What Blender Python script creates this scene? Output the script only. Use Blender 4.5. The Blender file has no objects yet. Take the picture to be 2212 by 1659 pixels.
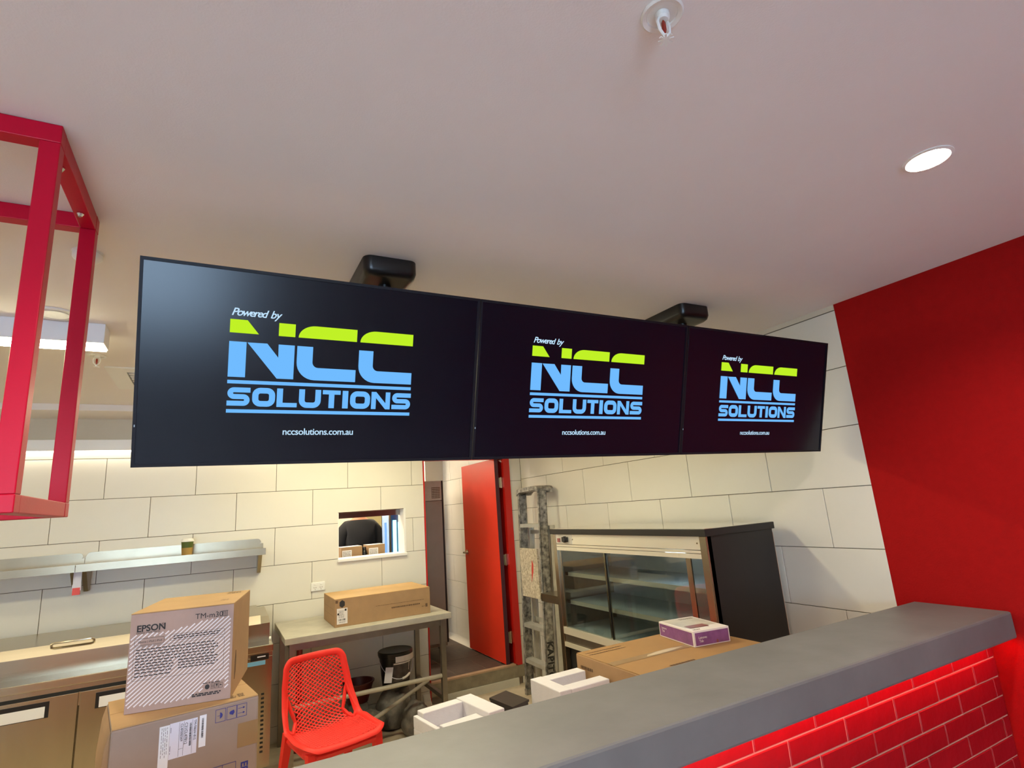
import bpy, bmesh, math, random
from mathutils import Vector, Matrix
random.seed(7)
C = bpy.context.scene.collection
D = bpy.data
PI = math.pi

# ------------------------------------------------------------------ camera
F_PX, W_PX, EYE = 1176.4, 2212.0, 1.64
yaw, pitch, roll = 0.499872547, 0.222853468, -0.0711101422
fw = Vector((math.sin(yaw)*math.cos(pitch), math.cos(yaw)*math.cos(pitch), math.sin(pitch)))
rt = Vector((math.cos(yaw), -math.sin(yaw), 0))
up = rt.cross(fw)
r2 = rt*math.cos(roll)+up*math.sin(roll)
u2 = -rt*math.sin(roll)+up*math.cos(roll)
cd = D.cameras.new('camera'); cam = D.objects.new('camera', cd); C.objects.link(cam)
M = Matrix((r2, u2, -fw)).transposed().to_4x4(); M.translation = (0, 0, EYE)
cam.matrix_world = M
cd.sensor_fit = 'HORIZONTAL'; cd.sensor_width = 36; cd.lens = 36*F_PX/W_PX; cd.clip_start = .05
S = bpy.context.scene
S.camera = cam
# ------------------------------------------------------------------ exposure, sky, light levels
S.view_settings.view_transform = 'Standard'; S.view_settings.look = 'None'
S.view_settings.exposure = 0.0; S.view_settings.gamma = 1.0
S.view_settings.use_curve_mapping = False
wd = D.worlds.new('overcast_sky'); S.world = wd; wd.use_nodes = True
bg = wd.node_tree.nodes['Background']; bg.inputs[0].default_value = (.52, .74, 1, 1); bg.inputs[1].default_value = 20
BATTEN = 53.0      # radiance of the kitchen batten lenses
WALLBAT = 7.0
DOWN = 110.0
SPOT = 70.0       # downlights
REDLED = 34.0
BACKROOM = 115.0
WARM = (1, .92, .60)
WARM2 = (1, .86, .73)

# ------------------------------------------------------------------ materials
MATS = {}
def mat(name, col, rough=.5, metal=0., var=.0, scale=8., bump=0., bscale=60., emit=None, estr=0., spec=.5, coat=0., stretch=None, col2=None, alpha_glass=False):
    m = D.materials.new(name); m.use_nodes = True
    nt = m.node_tree; p = nt.nodes['Principled BSDF']
    p.inputs['Base Color'].default_value = (*col, 1); p.inputs['Roughness'].default_value = rough
    p.inputs['Metallic'].default_value = metal; p.inputs['Specular IOR Level'].default_value = spec
    p.inputs['Coat Weight'].default_value = coat
    if emit:
        p.inputs['Emission Color'].default_value = (*emit, 1); p.inputs['Emission Strength'].default_value = estr
    tc = mp = None
    if var or bump or col2:
        tc = nt.nodes.new('ShaderNodeTexCoord'); mp = nt.nodes.new('ShaderNodeMapping')
        nt.links.new(tc.outputs['Object'], mp.inputs[0])
        if stretch: mp.inputs['Scale'].default_value = stretch
    if var or col2:
        n = nt.nodes.new('ShaderNodeTexNoise'); n.inputs['Scale'].default_value = scale; n.inputs['Detail'].default_value = 6; n.inputs['Roughness'].default_value = .6
        nt.links.new(mp.outputs[0], n.inputs['Vector'])
        r = nt.nodes.new('ShaderNodeValToRGB')
        r.color_ramp.elements[0].position = .3; r.color_ramp.elements[1].position = .7
        a = col2 if col2 else tuple(c*(1-var) for c in col)
        b = col if col2 else tuple(min(1, c*(1+var)) for c in col)
        r.color_ramp.elements[0].color = (*a, 1); r.color_ramp.elements[1].color = (*b, 1)
        nt.links.new(n.outputs['Fac'], r.inputs[0]); nt.links.new(r.outputs[0], p.inputs['Base Color'])
    if bump:
        n = nt.nodes.new('ShaderNodeTexNoise'); n.inputs['Scale'].default_value = bscale; n.inputs['Detail'].default_value = 3
        nt.links.new(mp.outputs[0], n.inputs['Vector'])
        b = nt.nodes.new('ShaderNodeBump'); b.inputs['Strength'].default_value = bump; b.inputs['Distance'].default_value = .004
        nt.links.new(n.outputs['Fac'], b.inputs['Height']); nt.links.new(b.outputs[0], p.inputs['Normal'])
    MATS[name] = m
    return m
def glow(name, col, strength):
    m = D.materials.new(name); m.use_nodes = True; nt = m.node_tree
    nt.nodes.remove(nt.nodes['Principled BSDF'])
    e = nt.nodes.new('ShaderNodeEmission'); e.inputs[0].default_value = (*col, 1); e.inputs[1].default_value = strength
    nt.links.new(e.outputs[0], nt.nodes['Material Output'].inputs[0])
    return m
def glass(name, col=(1, 1, 1), rough=0., tint=.12):
    # thin pane: mostly transparent, mirror-like at grazing angles
    m = D.materials.new(name); m.use_nodes = True; nt = m.node_tree
    nt.nodes.remove(nt.nodes['Principled BSDF'])
    t = nt.nodes.new('ShaderNodeBsdfTransparent'); t.inputs[0].default_value = (*col, 1)
    g = nt.nodes.new('ShaderNodeBsdfGlossy'); g.inputs['Roughness'].default_value = rough
    f = nt.nodes.new('ShaderNodeFresnel')
    ge = nt.nodes.new('ShaderNodeNewGeometry'); io = nt.nodes.new('ShaderNodeMix')
    io.inputs[2].default_value = 1.5; io.inputs[3].default_value = 1/1.5      # same reflectance from both sides of the sheet
    nt.links.new(ge.outputs['Backfacing'], io.inputs[0]); nt.links.new(io.outputs[0], f.inputs[0])
    a = nt.nodes.new('ShaderNodeMath'); a.operation = 'ADD'; a.inputs[1].default_value = tint
    x = nt.nodes.new('ShaderNodeMixShader')
    nt.links.new(f.outputs[0], a.inputs[0]); nt.links.new(a.outputs[0], x.inputs[0])
    nt.links.new(t.outputs[0], x.inputs[1]); nt.links.new(g.outputs[0], x.inputs[2])
    nt.links.new(x.outputs[0], nt.nodes['Material Output'].inputs[0])
    return m
m_ceil = mat('ceiling_paint', (.80, .755, .745), .85, var=.015, scale=3, bump=.12, bscale=220)
m_tile = mat('cream_tile', (.70, .67, .595), .38, var=.02, scale=2.5)
m_grout = mat('tile_grout', (.16, .14, .11), .9)
m_paint = mat('beige_paint', (.62, .56, .46), .8, var=.02)
m_olive = mat('olive_paint', (.40, .34, .17), .8, var=.03)
m_redwall = mat('red_wall_paint', (.33, .003, .003), .8, spec=.15, bump=.35, bscale=160, var=.05, scale=30)
m_redtrim = mat('red_gloss_trim', (.52, .012, .008), .35)
m_reddoor = mat('red_door_paint', (.68, .03, .008), .45, spec=.3, var=.03, scale=5)
m_frame = mat('crimson_powder_coat', (.50, .003, .026), .34, spec=.16, bump=.05, bscale=200)
m_counter = mat('grey_polished_plaster', (.150, .148, .143), .5, var=.16, scale=3.2, bump=.15, bscale=14)
m_brick = mat('red_glazed_brick', (.30, .007, .013), .33, var=.1, scale=14, bump=.25, bscale=45)
m_mortar = mat('pink_mortar', (.72, .37, .25), .9)
m_steel = mat('brushed_steel', (.43, .375, .285), .24, 1., var=.04, scale=6, stretch=(2.6, 1, .3), bump=.35, bscale=3.2)
m_shelf = mat('wall_shelf_steel', (.42, .355, .25), .30, .85, var=.08, scale=4)
m_steelh = mat('brushed_steel_long', (.50, .44, .33), .24, 1., var=.05, scale=5, stretch=(.4, 30, 30))
m_steeld = mat('dull_steel', (.30, .27, .23), .42, 1., var=.12, scale=9)
m_dusty = mat('dusty_steel_top', (.45, .42, .35), .55, .25, var=.14, scale=7, bump=.1, bscale=50)
m_alu = mat('aluminium_with_paint_spatter', (.56, .53, .48), .5, .55, col2=(.035, .035, .04), scale=24)
m_alul = mat('worn_aluminium', (.64, .62, .57), .42, .6, var=.12, scale=12)
m_black = mat('black_plastic', (.008, .007, .007), .32)
m_blackp = mat('black_painted_panel', (.012, .010, .009), .45, var=.1)
m_bezel = mat('screen_bezel', (.007, .007, .012), .5, spec=.25)
m_panel = mat('screen_glass', (.0014, .0016, .005), .24, spec=.36, emit=(.01, .012, .03), estr=.12)
m_white = mat('white_plastic', (.78, .77, .74), .4)
m_lum = mat('white_luminaire_body', (.80, .80, .82), .4)
m_card = mat('cardboard', (.36, .215, .105), .75, var=.08, scale=10, bump=.05, bscale=100)
m_cardg = mat('cardboard_printed_greyish', (.30, .225, .18), .7, var=.05, scale=10)
m_cardt = mat('cardboard_top', (.46, .28, .115), .7, var=.06, scale=8)
m_tape = mat('parcel_tape', (.30, .19, .09), .3, var=.04)
m_tapec = mat('torn_pale_tape', (.55, .44, .30), .4, var=.1)
m_ink = mat('black_ink', (.02, .018, .018), .6)
m_grime = mat('brown_print', (.12, .065, .03), .7)
m_blueink = mat('blue_ink', (.03, .035, .22), .6)
m_stripe = mat('white_print', (.72, .68, .70), .6)
m_label = mat('paper_label', (.66, .66, .76), .5)
m_foam = mat('expanded_foam', (.63, .61, .62), .8, bump=.2, bscale=140, var=.02, scale=40)
m_purple = mat('purple_print', (.22, .08, .22), .4, var=.18, scale=30)
m_boxw = mat('white_carton', (.78, .72, .68), .4)
m_shot = mat('pale_print', (.55, .50, .42), .3, var=.15, scale=14)
m_maroon = mat('maroon_print', (.25, .07, .07), .3)
m_chair = mat('red_chair_plastic', (.80, .030, .022), .5, spec=.3, bump=.05, bscale=120)
m_floor = mat('dusty_floor', (.62, .53, .40), .8, col2=(.42, .34, .24), scale=5, bump=.4, bscale=25)
m_ffloor = mat('front_floor_tile', (.60, .57, .54), .5, var=.05)
m_dark = mat('dark_floor_tile', (.085, .06, .045), .55, var=.2, scale=20)
m_dgrout = mat('pale_floor_grout', (.26, .2, .15), .9)
m_conc = mat('grey_concrete', (.27, .23, .16), .85, var=.2, scale=12, bump=.3, bscale=40)
m_timber = mat('pinkish_timber', (.46, .31, .20), .7, var=.15, scale=10)
m_strip = mat('whitish_kick_strip', (.60, .58, .50), .5, var=.05)
m_green = mat('cup_green', (.07, .10, .015), .5)
m_kraft = mat('cup_kraft', (.36, .22, .06), .7)
m_blufilm = mat('blue_protective_film', (.16, .40, .62), .35)
m_redtag = mat('red_film', (.6, .05, .03), .4)
m_bag = mat('grey_rubble_sack', (.075, .072, .066), .55, col2=(.22, .20, .17), scale=14, bump=.4, bscale=25)
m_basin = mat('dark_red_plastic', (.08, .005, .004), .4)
m_brown = mat('dark_brown_leatherette', (.03, .022, .017), .35, var=.15)
m_speck = mat('paint_speckled_board', (.72, .64, .50), .75, col2=(.30, .24, .17), scale=55)
m_shirt = mat('black_cotton', (.010, .009, .010), .9, var=.1, bump=.2, bscale=60)
m_skin = mat('skin', (.50, .22, .12), .5)
m_hair = mat('dark_hair', (.03, .02, .014), .6, bump=.3)
m_trouser = mat('dark_trousers', (.02, .02, .025), .9)
m_eye = mat('eye_dark', (.02, .015, .012), .2)
m_cabin = mat('cabinet_lining', (.60, .64, .66), .35, .2, var=.08)
m_trim = mat('pale_satin_metal', (.74, .69, .58), .3, .45)
m_copper = mat('sprinkler_bulb_red', (.28, .02, .01), .2)
m_brass = mat('chrome', (.75, .75, .75), .15, 1.)
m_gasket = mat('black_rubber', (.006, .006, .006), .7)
m_lensk = glow('kitchen_lens', WARM, BATTEN)
m_lensw = glow('wall_lens', (1, .88, .66), WALLBAT)
m_lensd = glow('downlight_lens', WARM2, DOWN)
m_lensr = glow('red_led', (1, .035, .03), REDLED)
m_lensb = glow('back_room_lens', (1, .86, .62), BACKROOM)
m_led = glow('cyan_led', (.45, 1, .95), 2.2)
m_led2 = glow('blue_led', (.28, .55, 1), 1.0)
m_logob = glow('logo_blue', (.165, .50, 1.0), 1.0)
m_logog = glow('logo_green', (.53, .88, .02), 1.0)
m_logow = glow('logo_pale', (.55, .78, 1.0), 1.0)
m_glass = glass('clear_glass', (.80, .85, .85), 0.02, .03)
m_glassf = glass('fridge_glass', (.75, .85, .95), 0.02, .05)

# ------------------------------------------------------------------ builders
class MB:
    """collects shapes in world coordinates; link() makes ONE mesh object"""
    def __init__(s): s.bm = bmesh.new()
    def box(s, x0, y0, z0, x1, y1, z1, bev=0., mtx=None):
        g = bmesh.ops.create_cube(s.bm, size=1.)
        vs = g['verts']
        for v in vs: v.co = Vector(((x0+x1)/2+v.co.x*(x1-x0), (y0+y1)/2+v.co.y*(y1-y0), (z0+z1)/2+v.co.z*(z1-z0)))
        if bev:
            es = list({e for v in vs for e in v.link_edges})
            r = bmesh.ops.bevel(s.bm, geom=es, offset=bev, segments=2, affect='EDGES', profile=.5)
            vs = list({v for f in r['faces'] for v in f.verts} | {v for v in vs if v.is_valid})
        if mtx: 
            for v in vs: v.co = mtx @ v.co
        return s
    def poly(s, pts, faces):
        vs = [s.bm.verts.new(p) for p in pts]
        for f in faces:
            try: s.bm.faces.new([vs[i] for i in f])
            except ValueError: pass
        return s
    def prism(s, pts2, a0, a1, axis='x'):
        n = len(pts2)
        def P(p, a): return {'x': (a, p[0], p[1]), 'y': (p[0], a, p[1]), 'z': (p[0], p[1], a)}[axis]
        A = [s.bm.verts.new(P(p, a0)) for p in pts2]; B = [s.bm.verts.new(P(p, a1)) for p in pts2]
        s.bm.faces.new(A); s.bm.faces.new(B[::-1])
        for i in range(n): s.bm.faces.new((A[i], B[i], B[(i+1) % n], A[(i+1) % n]))
        return s
    def tube(s, pts, r, seg=10, closed=False, sq=False, flat=None, up=False):
        pts = [Vector(p) for p in pts]; n = len(pts); rings = []
        up0 = None
        for i, p in enumerate(pts):
            if closed: t = (pts[(i+1) % n]-pts[i-1])
            else: t = pts[min(i+1, n-1)]-pts[max(i-1, 0)]
            t.normalize()
            if up0 is None:
                up0 = t.orthogonal().normalized()
                if up: up0 = t.cross(Vector((1, 0, 0))).cross(t).cross(t).normalized()
            if flat is not None: up0 = Vector(flat)
            a = (up0 - t*up0.dot(t)).normalized(); b = t.cross(a)
            up0 = a
            rr = r[i] if isinstance(r, (list, tuple)) and len(r) == n and n > 2 else r
            ra, rb = rr if isinstance(rr, tuple) else (rr, rr)
            k = 4 if sq else seg
            ph = PI/4 if sq else 0
            f = math.sqrt(2) if sq else 1
            rings.append([s.bm.verts.new(p+a*ra*f*math.cos(ph+2*PI*j/k)+b*rb*f*math.sin(ph+2*PI*j/k)) for j in range(k)])
        k = len(rings[0])
        for i in range(n if closed else n-1):
            A, B = rings[i], rings[(i+1) % n]
            for j in range(k): s.bm.faces.new((A[j], A[(j+1) % k], B[(j+1) % k], B[j]))
        if not closed:
            s.bm.faces.new(rings[0][::-1]); s.bm.faces.new(rings[-1])
        return s
    def lathe(s, prof, c, seg=24, axis='z'):
        rings = []
        for r, h in prof:
            ring = []
            for j in range(seg):
                a = 2*PI*j/seg
                q = (r*math.cos(a), r*math.sin(a), h)
                if axis == 'y': q = (q[0], q[2], q[1])
                if axis == 'x': q = (q[2], q[0], q[1])
                ring.append(s.bm.verts.new(Vector(c)+Vector(q)))
            rings.append(ring)
        for A, B in zip(rings, rings[1:]):
            for j in range(seg): s.bm.faces.new((A[j], A[(j+1) % seg], B[(j+1) % seg], B[j]))
        s.bm.faces.new(rings[0][::-1]); s.bm.faces.new(rings[-1])
        return s
    def xf(s, m):
        bmesh.ops.transform(s.bm, matrix=m, verts=s.bm.verts); return s
    def mesh(s, name, m, smooth=False):
        bmesh.ops.recalc_face_normals(s.bm, faces=s.bm.faces)
        me = D.meshes.new(name); s.bm.to_mesh(me); s.bm.free()
        if m: me.materials.append(m)
        if smooth:
            for p in me.polygons: p.use_smooth = True
            try: me.set_sharp_from_angle(angle=math.radians(40))
            except Exception: pass
        return me
def wpos(o):
    p = Vector((0, 0, 0))
    while o: p = p+o.location; o = o.parent
    return p
def link(name, mb, m, parent=None, base=None, smooth=False, label=None, mtx=None):
    """mtx: the thing's own placement (only for top-level empties that are rotated, built in local coordinates)"""
    if mtx: mb.xf(mtx)
    o = None
    off = wpos(parent) if parent else Vector(base or (0, 0, 0))
    mb.xf(Matrix.Translation(-off))
    o = D.objects.new(name, mb.mesh(name, m, smooth)); C.objects.link(o)
    if parent: o.parent = parent
    else: o.location = off
    if label: o['label'] = label
    return o
def tag(o, label, cat, group=None):
    o['label'] = label; o['category'] = cat
    if group: o['group'] = group
    return o
def thing(name, label, cat, loc=(0, 0, 0), group=None):
    o = D.objects.new(name, None); C.objects.link(o); o.location = loc; o.empty_display_size = .05
    return tag(o, label, cat, group)
def struct(o):
    o['kind'] = 'structure'; return o
def B(*a, **k): return MB().box(*a, **k)
def text_mb(body, origin, ax, ay, size, bold=0., shear=0., align='LEFT', spacing=1., mb=None, lift=0.0006):
    cu = D.curves.new('text', 'FONT'); cu.body = body; cu.size = 1.; cu.offset = bold; cu.shear = shear
    cu.align_x = align; cu.space_character = spacing; cu.resolution_u = 3
    ob = D.objects.new('text', cu); C.objects.link(ob)
    dg = bpy.context.evaluated_depsgraph_get(); dg.update()
    me = D.meshes.new_from_object(ob.evaluated_get(dg))
    D.objects.remove(ob); D.curves.remove(cu)
    ax, ay = Vector(ax).normalized(), Vector(ay).normalized(); n = ax.cross(ay)
    mb = mb or MB()
    vs = [mb.bm.verts.new(Vector(origin)+ax*v.co.x*size+ay*v.co.y*size+n*lift) for v in me.vertices]
    for p in me.polygons:
        try: mb.bm.faces.new([vs[i] for i in p.vertices])
        except ValueError: pass
    D.meshes.remove(me)
    return mb
class Print:
    """flat ink on a face: origin, two axes"""
    def __init__(s, o, ax, ay, lift=.0006):
        s.o, s.x, s.y = Vector(o), Vector(ax).normalized(), Vector(ay).normalized(); s.n = s.x.cross(s.y)*lift; s.mb = MB(); s.l = lift
    def P(s, u, v): return s.o+s.x*u+s.y*v+s.n
    def poly(s, pts):
        try: s.mb.bm.faces.new([s.mb.bm.verts.new(s.P(*p)) for p in pts])
        except ValueError: pass
        return s
    def rect(s, u0, v0, u1, v1): return s.poly([(u0, v0), (u1, v0), (u1, v1), (u0, v1)])
    def line(s, pts, w, closed=False):
        pts = [Vector(p) for p in pts]; pts = [q for i, q in enumerate(pts) if i == 0 or (q-pts[i-1]).length > 1e-5]
        if closed and (pts[0]-pts[-1]).length < 1e-5: pts.pop()
        n = len(pts); L = []; Rr = []
        for i in range(n):
            a = pts[i]-pts[i-1] if (i > 0 or closed) else pts[1]-pts[0]
            b = pts[(i+1) % n]-pts[i] if (i < n-1 or closed) else a
            a = a.normalized(); b = b.normalized(); t = (a+b).normalized()
            k = 1/max(.35, t.dot(a)); nn = Vector((-t.y, t.x))*w/2*k
            L.append(pts[i]+nn); Rr.append(pts[i]-nn)
        for i in range(n if closed else n-1):
            j = (i+1) % n; s.poly([tuple(Rr[i]), tuple(Rr[j]), tuple(L[j]), tuple(L[i])])
        return s
    def frame(s, u0, v0, u1, v1, w): return s.line([(u0, v0), (u1, v0), (u1, v1), (u0, v1)], w, True)
    def rframe(s, u0, v0, u1, v1, w, r): return s.line(rrect(u0, v0, u1, v1, r), w, True)
    def text(s, body, u, v, size, **k):
        text_mb(body, s.o+s.x*u+s.y*v, s.x, s.y, size, mb=s.mb, lift=s.l, **k); return s
    def dashes(s, u0, v0, u1, v1, rows, th, seed=1):
        rnd = random.Random(seed)
        for i in range(rows):
            v = v1-(i+.5)*(v1-v0)/rows; u = u0
            end = u1-(u1-u0)*rnd.uniform(0, .12)
            while u < end-.003:
                w = min(rnd.uniform(.004, .014), end-u); s.rect(u, v-th/2, u+w, v+th/2); u += w+.0025
        return s
    def link(s, name, m, parent, label=None): return link(name, s.mb, m, parent, label=label)
def arc(cx, cy, r, a0, a1, n=6): return [(cx+r*math.cos(math.radians(a0+(a1-a0)*i/n)), cy+r*math.sin(math.radians(a0+(a1-a0)*i/n))) for i in range(n+1)]
def rrect(u0, v0, u1, v1, r, n=5):
    return arc(u1-r, v0+r, r, -90, 0, n)+arc(u1-r, v1-r, r, 0, 90, n)+arc(u0+r, v1-r, r, 90, 180, n)+arc(u0+r, v0+r, r, 180, 270, n)
def rects_minus(r, hole):
    x0, z0, x1, z1 = r; a0, b0, a1, b1 = hole
    if a0 >= x1 or a1 <= x0 or b0 >= z1 or b1 <= z0: return [r]
    o = []
    if a0 > x0: o.append((x0, z0, a0, z1))
    if a1 < x1: o.append((a1, z0, x1, z1))
    m0, m1 = max(x0, a0), min(x1, a1)
    if b0 > z0: o.append((m0, z0, m1, b0))
    if b1 < z1: o.append((m0, b1, m1, z1))
    return o

# ================================================================== SETTING
XR, YB, ZC, ZP = 2.79, 5.06, 2.555, .17
WIN = (.935, 1.31, 1.53, 1.705)          # serving hatch: x0 z0 x1 z1
DX0, DX1 = 1.73, 2.655                   # doorway with its frame
struct(link('floor', B(-4.2, 1.36, -.1, XR+.15, YB+.22, 0), m_floor))
struct(link('floor_front', B(-4.2, -3.7, -.1, XR+.15, 1.36, 0), m_ffloor))
struct(link('ceiling', B(-4.2, -3.7, ZC, XR+.15, 8.3, ZC+.12), m_ceil))
# lowered strip of ceiling along the kitchen's back wall
struct(link('trim_1', B(-4, 4.70, 2.511, XR, YB+.01, ZC), m_ceil))
wb = MB()
y0, y1 = YB+.007, YB+.17
wb.box(-4, y0, 0, WIN[0], y1, ZC).box(WIN[0], y0, 0, WIN[2], y1, WIN[1]).box(WIN[0], y0, WIN[3], WIN[2], y1, ZC).box(WIN[2], y0, 0, DX0-.004, y1, ZC)
wb.box(DX0-.004, y0, 2.20, DX1, y1, ZC).box(DX1, y0, 0, XR+.1, y1, ZC)
wall_back = struct(link('wall_back', wb, m_grout))
wr = MB().box(XR+.007, 1.55, 0, XR+.12, YB+.17, ZC)
wall_right = struct(link('wall_right', wr, m_grout))
struct(link('wall_right_front', B(XR, -3.6, 0, XR+.12, 1.56, ZC), m_redwall))
struct(link('wall_left', B(-4.15, -3.6, 0, -4, 8.1, ZC), m_paint))
wf = MB().box(-4, -3.65, 0, -2.0, -3.5, ZC).box(-.02, -3.65, 0, XR, -3.5, ZC).box(-2.0, -3.65, 2.3, -.02, -3.5, ZC).box(-2.0, -3.65, 0, -.02, -3.5, .95)
struct(link('wall_front', wf, m_paint))
# shopfront opening: frame bars
wn = struct(link('window_1', MB().box(-2.0, -3.6, 2.25, -.02, -3.54, 2.3).box(-2.0, -3.6, .95, -.02, -3.54, 1.0).box(-2.0, -3.6, 1.0, -1.95, -3.54, 2.25).box(-.07, -3.6, 1.0, -.02, -3.54, 2.25), m_black))
link('mullion', B(-1.03, -3.6, 1.0, -.99, -3.54, 2.25), m_black, wn)
# paint above the tiles of the back wall
struct(link('trim_2', MB().box(-4, YB, 2.2135, DX0-.006, YB+.007, 2.515), m_paint))
def wall_tiles(parent, along, rows, pitch, offs, a_lo, a_hi, holes, place, thick=.007, g=.0035, mt=m_tile):
    """tiles as separate objects; equal ones share their mesh"""
    cache = {}
    for (z0, z1), off in zip(rows, offs):
        k0 = math.floor((a_lo-off)/pitch)
        a = off+k0*pitch
        while a < a_hi-.01:
            r = (max(a, a_lo)+g/2, z0+g/2, min(a+pitch, a_hi)-g/2, z1-g/2); a += pitch
            if r[2]-r[0] < .012: continue
            rs = [r]
            for h in holes:
                rs = [q for t in rs for q in rects_minus(t, h)]
            if not rs: continue
            cx, cz = (r[0]+r[2])/2, (r[1]+r[3])/2
            key = tuple(round(v, 3) for q in rs for v in (q[0]-cx, q[1]-cz, q[2]-cx, q[3]-cz))
            if key not in cache:
                mb = MB()
                for q in rs:
                    if along == 'x': mb.box(q[0]-cx, 0, q[1]-cz, q[2]-cx, thick, q[3]-cz)
                    else: mb.box(0, q[0]-cx, q[1]-cz, thick, q[2]-cx, q[3]-cz)
                if len(rs) == 1:
                    bmesh.ops.bevel(mb.bm, geom=mb.bm.edges[:], offset=.0012, segments=1, affect='EDGES')
                cache[key] = mb.mesh('tile', mt)
            o = D.objects.new('tile', cache[key]); C.objects.link(o); o.parent = parent
            o.location = place(cx, cz)
ZR = [1.0155+.2988*k for k in range(-4, 5)]
ZR[0] = 0
rowsb = list(zip(ZR[:-1], ZR[1:]))        # 8 rows, the top one ends at 2.211
offb = [(-.7505 if (7-i) % 2 == 0 else -1.046) for i in range(8)]
wall_tiles(wall_back, 'x', rowsb, .590, offb, -1.9, DX0-.006, [WIN], lambda a, z: (a, YB, z))
wall_tiles(wall_back, 'x', rowsb, .590, offb, DX1, XR, [], lambda a, z: (a, YB, z))
ZS = [0]+[1.027+.2993*k for k in range(-3, 6)]
rowsr = list(zip(ZS[:-1], ZS[1:]))
offr = [(2.113 if i % 2 == 1 else 1.810) for i in range(9)]
# row between 1.625 and 1.925 is index 6 -> offset 2.113 ; below it 1.810
offr = [(2.113 if i % 2 == 0 else 1.810) for i in range(9)]
wall_tiles(wall_right, 'y', rowsr, .611, offr, 1.558, YB, [], lambda a, z: (XR, a, z))
struct(link('trim_3', B(XR+.003, 1.558, 2.528, XR+.01, YB, ZC), m_paint))
# corner bead where the red wall starts
# ---- doorway
fr = MB().box(DX0-.006, YB-.008, 0, DX0+.004, YB+.18, 2.20)
door_jamb = struct(link('trim_4', fr, m_redtrim))
dz = 2.145
struct(link('trim_5', MB().box(2.585, YB-.012, ZP, DX1, YB+.03, 2.2).box(2.607, YB+.03, ZP, DX1, YB+.18, 2.2).box(DX0+.004, YB-.012, 2.15, DX1, YB+.18, 2.2), m_redtrim))
door = MB().box(2.500, 5.085, .185, 2.540, 5.960, dz, bev=.002)
door_o = link('door_1', door, m_reddoor, base=(2.54, 5.085, ZP)); struct(door_o)
for z in (.42, 1.14, 1.90):
    link('hinge', MB().lathe([(.009, -.055), (.009, .055)], (2.567, 5.085, z), 10).box(2.54, 5.08, z-.05, 2.60, 5.0845, z+.05), m_steel, door_o)
link('door_edge', B(2.4995, 5.0838, .185, 2.5405, 5.0852, dz-.002), mat('shade_painted_edge', (.06, .012, .02), .6), door_o)  # shade of the gap at the jamb painted onto the leaf edge
hd = MB().lathe([(.026, 0), (.026, -.008)], (2.5, 5.895, 1.19), 18, 'x').tube([(2.5, 5.895, 1.19), (2.452, 5.895, 1.19), (2.448, 5.885, 1.19), (2.448, 5.79, 1.188)], .010, 8)
link('door_handle', hd, m_steel, door_o, smooth=True)
# ---- passage behind the doorway
pf = struct(link('floor_passage', MB().box(-2.5, YB+.03, ZP-.17, 2.62, 8.1, ZP).box(DX0, YB+.01, ZP-.17, DX1, YB+.05, ZP-.004), m_dgrout))
cache = {}
for i in range(4):
    for j in range(3):
        x0 = 1.53+i*.3-.11; y0 = 5.06+j*.6
        w = min(.3, 2.6-x0)
        if 'a%.2f' % w not in cache: cache['a%.2f' % w] = MB().box(.003, .003, -.006, w-.003, .597, 0).mesh('floor_tile', m_dark)
        o = D.objects.new('floor_tile', cache['a%.2f' % w]); C.objects.link(o); o.parent = pf; o.location = (x0, y0, ZP+.002)
struct(link('trim_6', B(DX0+.004, YB-.012, ZP-.002, 2.60, YB+.045, ZP+.012), m_timber))
struct(link('trim_7', B(DX0+.004, YB-.010, .065, XR, YB+.03, ZP-.002), m_conc))
struct(link('trim_8', MB().box(DX0+.12, YB-.03, 0, 2.60, YB-.012, .065), m_strip))
wp = struct(link('wall_passage', B(2.577, 5.24, 0, 2.70, 8.1, ZC), m_grout))
rowsp = [(ZP+.06+.3*k, ZP+.06+.3*(k+1)) for k in range(8)]
wall_tiles(wp, 'y', rowsp, .6, [5.3+.3*(k % 2) for k in range(8)], 5.24, 7.4, [], lambda a, z: (2.570, a, z))
cv = [(2.57, ZP+.062)]+[(2.57-.055*(1-math.cos(math.radians(t))), ZP+.062-.06*math.sin(math.radians(t))) for t in range(0, 91, 15)]+[(2.5, ZP), (2.577, ZP)]
struct(link('baseboard_passage', MB().prism(cv, 5.24, 7.4, 'y'), m_tile))
struct(link('wall_far', B(-4, 8.0, 0, 2.7, 8.12, ZC), m_olive))
struct(link('wall_nib', B(2.33, 6.75, ZP, 2.57, 6.9, ZC), m_paint))
struct(link('wall_pantry', B(-4, 7.35, ZP, 1.62, 7.45, ZC), mat('pale_pink_paint', (.70, .58, .46), .8)))
# wall-end coved foot beside the doorway
struct(link('baseboard_back', MB().prism([(YB, .10), (YB-.012, .045), (YB-.055, .012), (YB-.06, 0), (YB, 0)], 1.66, DX0-.004, 'x'), m_tile))

# ---- serving hatch: steel head, white lining and sill
hx0, hz0, hx1, hz1 = WIN
w2 = struct(link('window_2', MB().box(hx0, YB-.002, hz0-.0, hx0+.006, YB+.175, hz1).box(hx1-.006, YB-.002, hz0, hx1, YB+.175, hz1), m_white))
link('head_lining', MB().box(hx0, YB-.002, hz1-.005, hx1, YB+.178, hz1), m_steelh, w2)
link('head_rail', MB().box(hx0+.006, YB+.125, hz1-.055, hx1-.008, YB+.145, hz1-.005), mat('dark_mirror_steel', (.30, .24, .20), .18, 1.), w2)
link('hatch_sill', MB().box(hx0-.004, YB-.022, hz0-.024, hx1+.015, YB+.19, hz0+.002, bev=.004), m_white, w2)
link('hatch_reveal', MB().box(hx1+.0, YB-.004, hz0, hx1+.012, YB+.0, hz1), m_white, w2)

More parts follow.
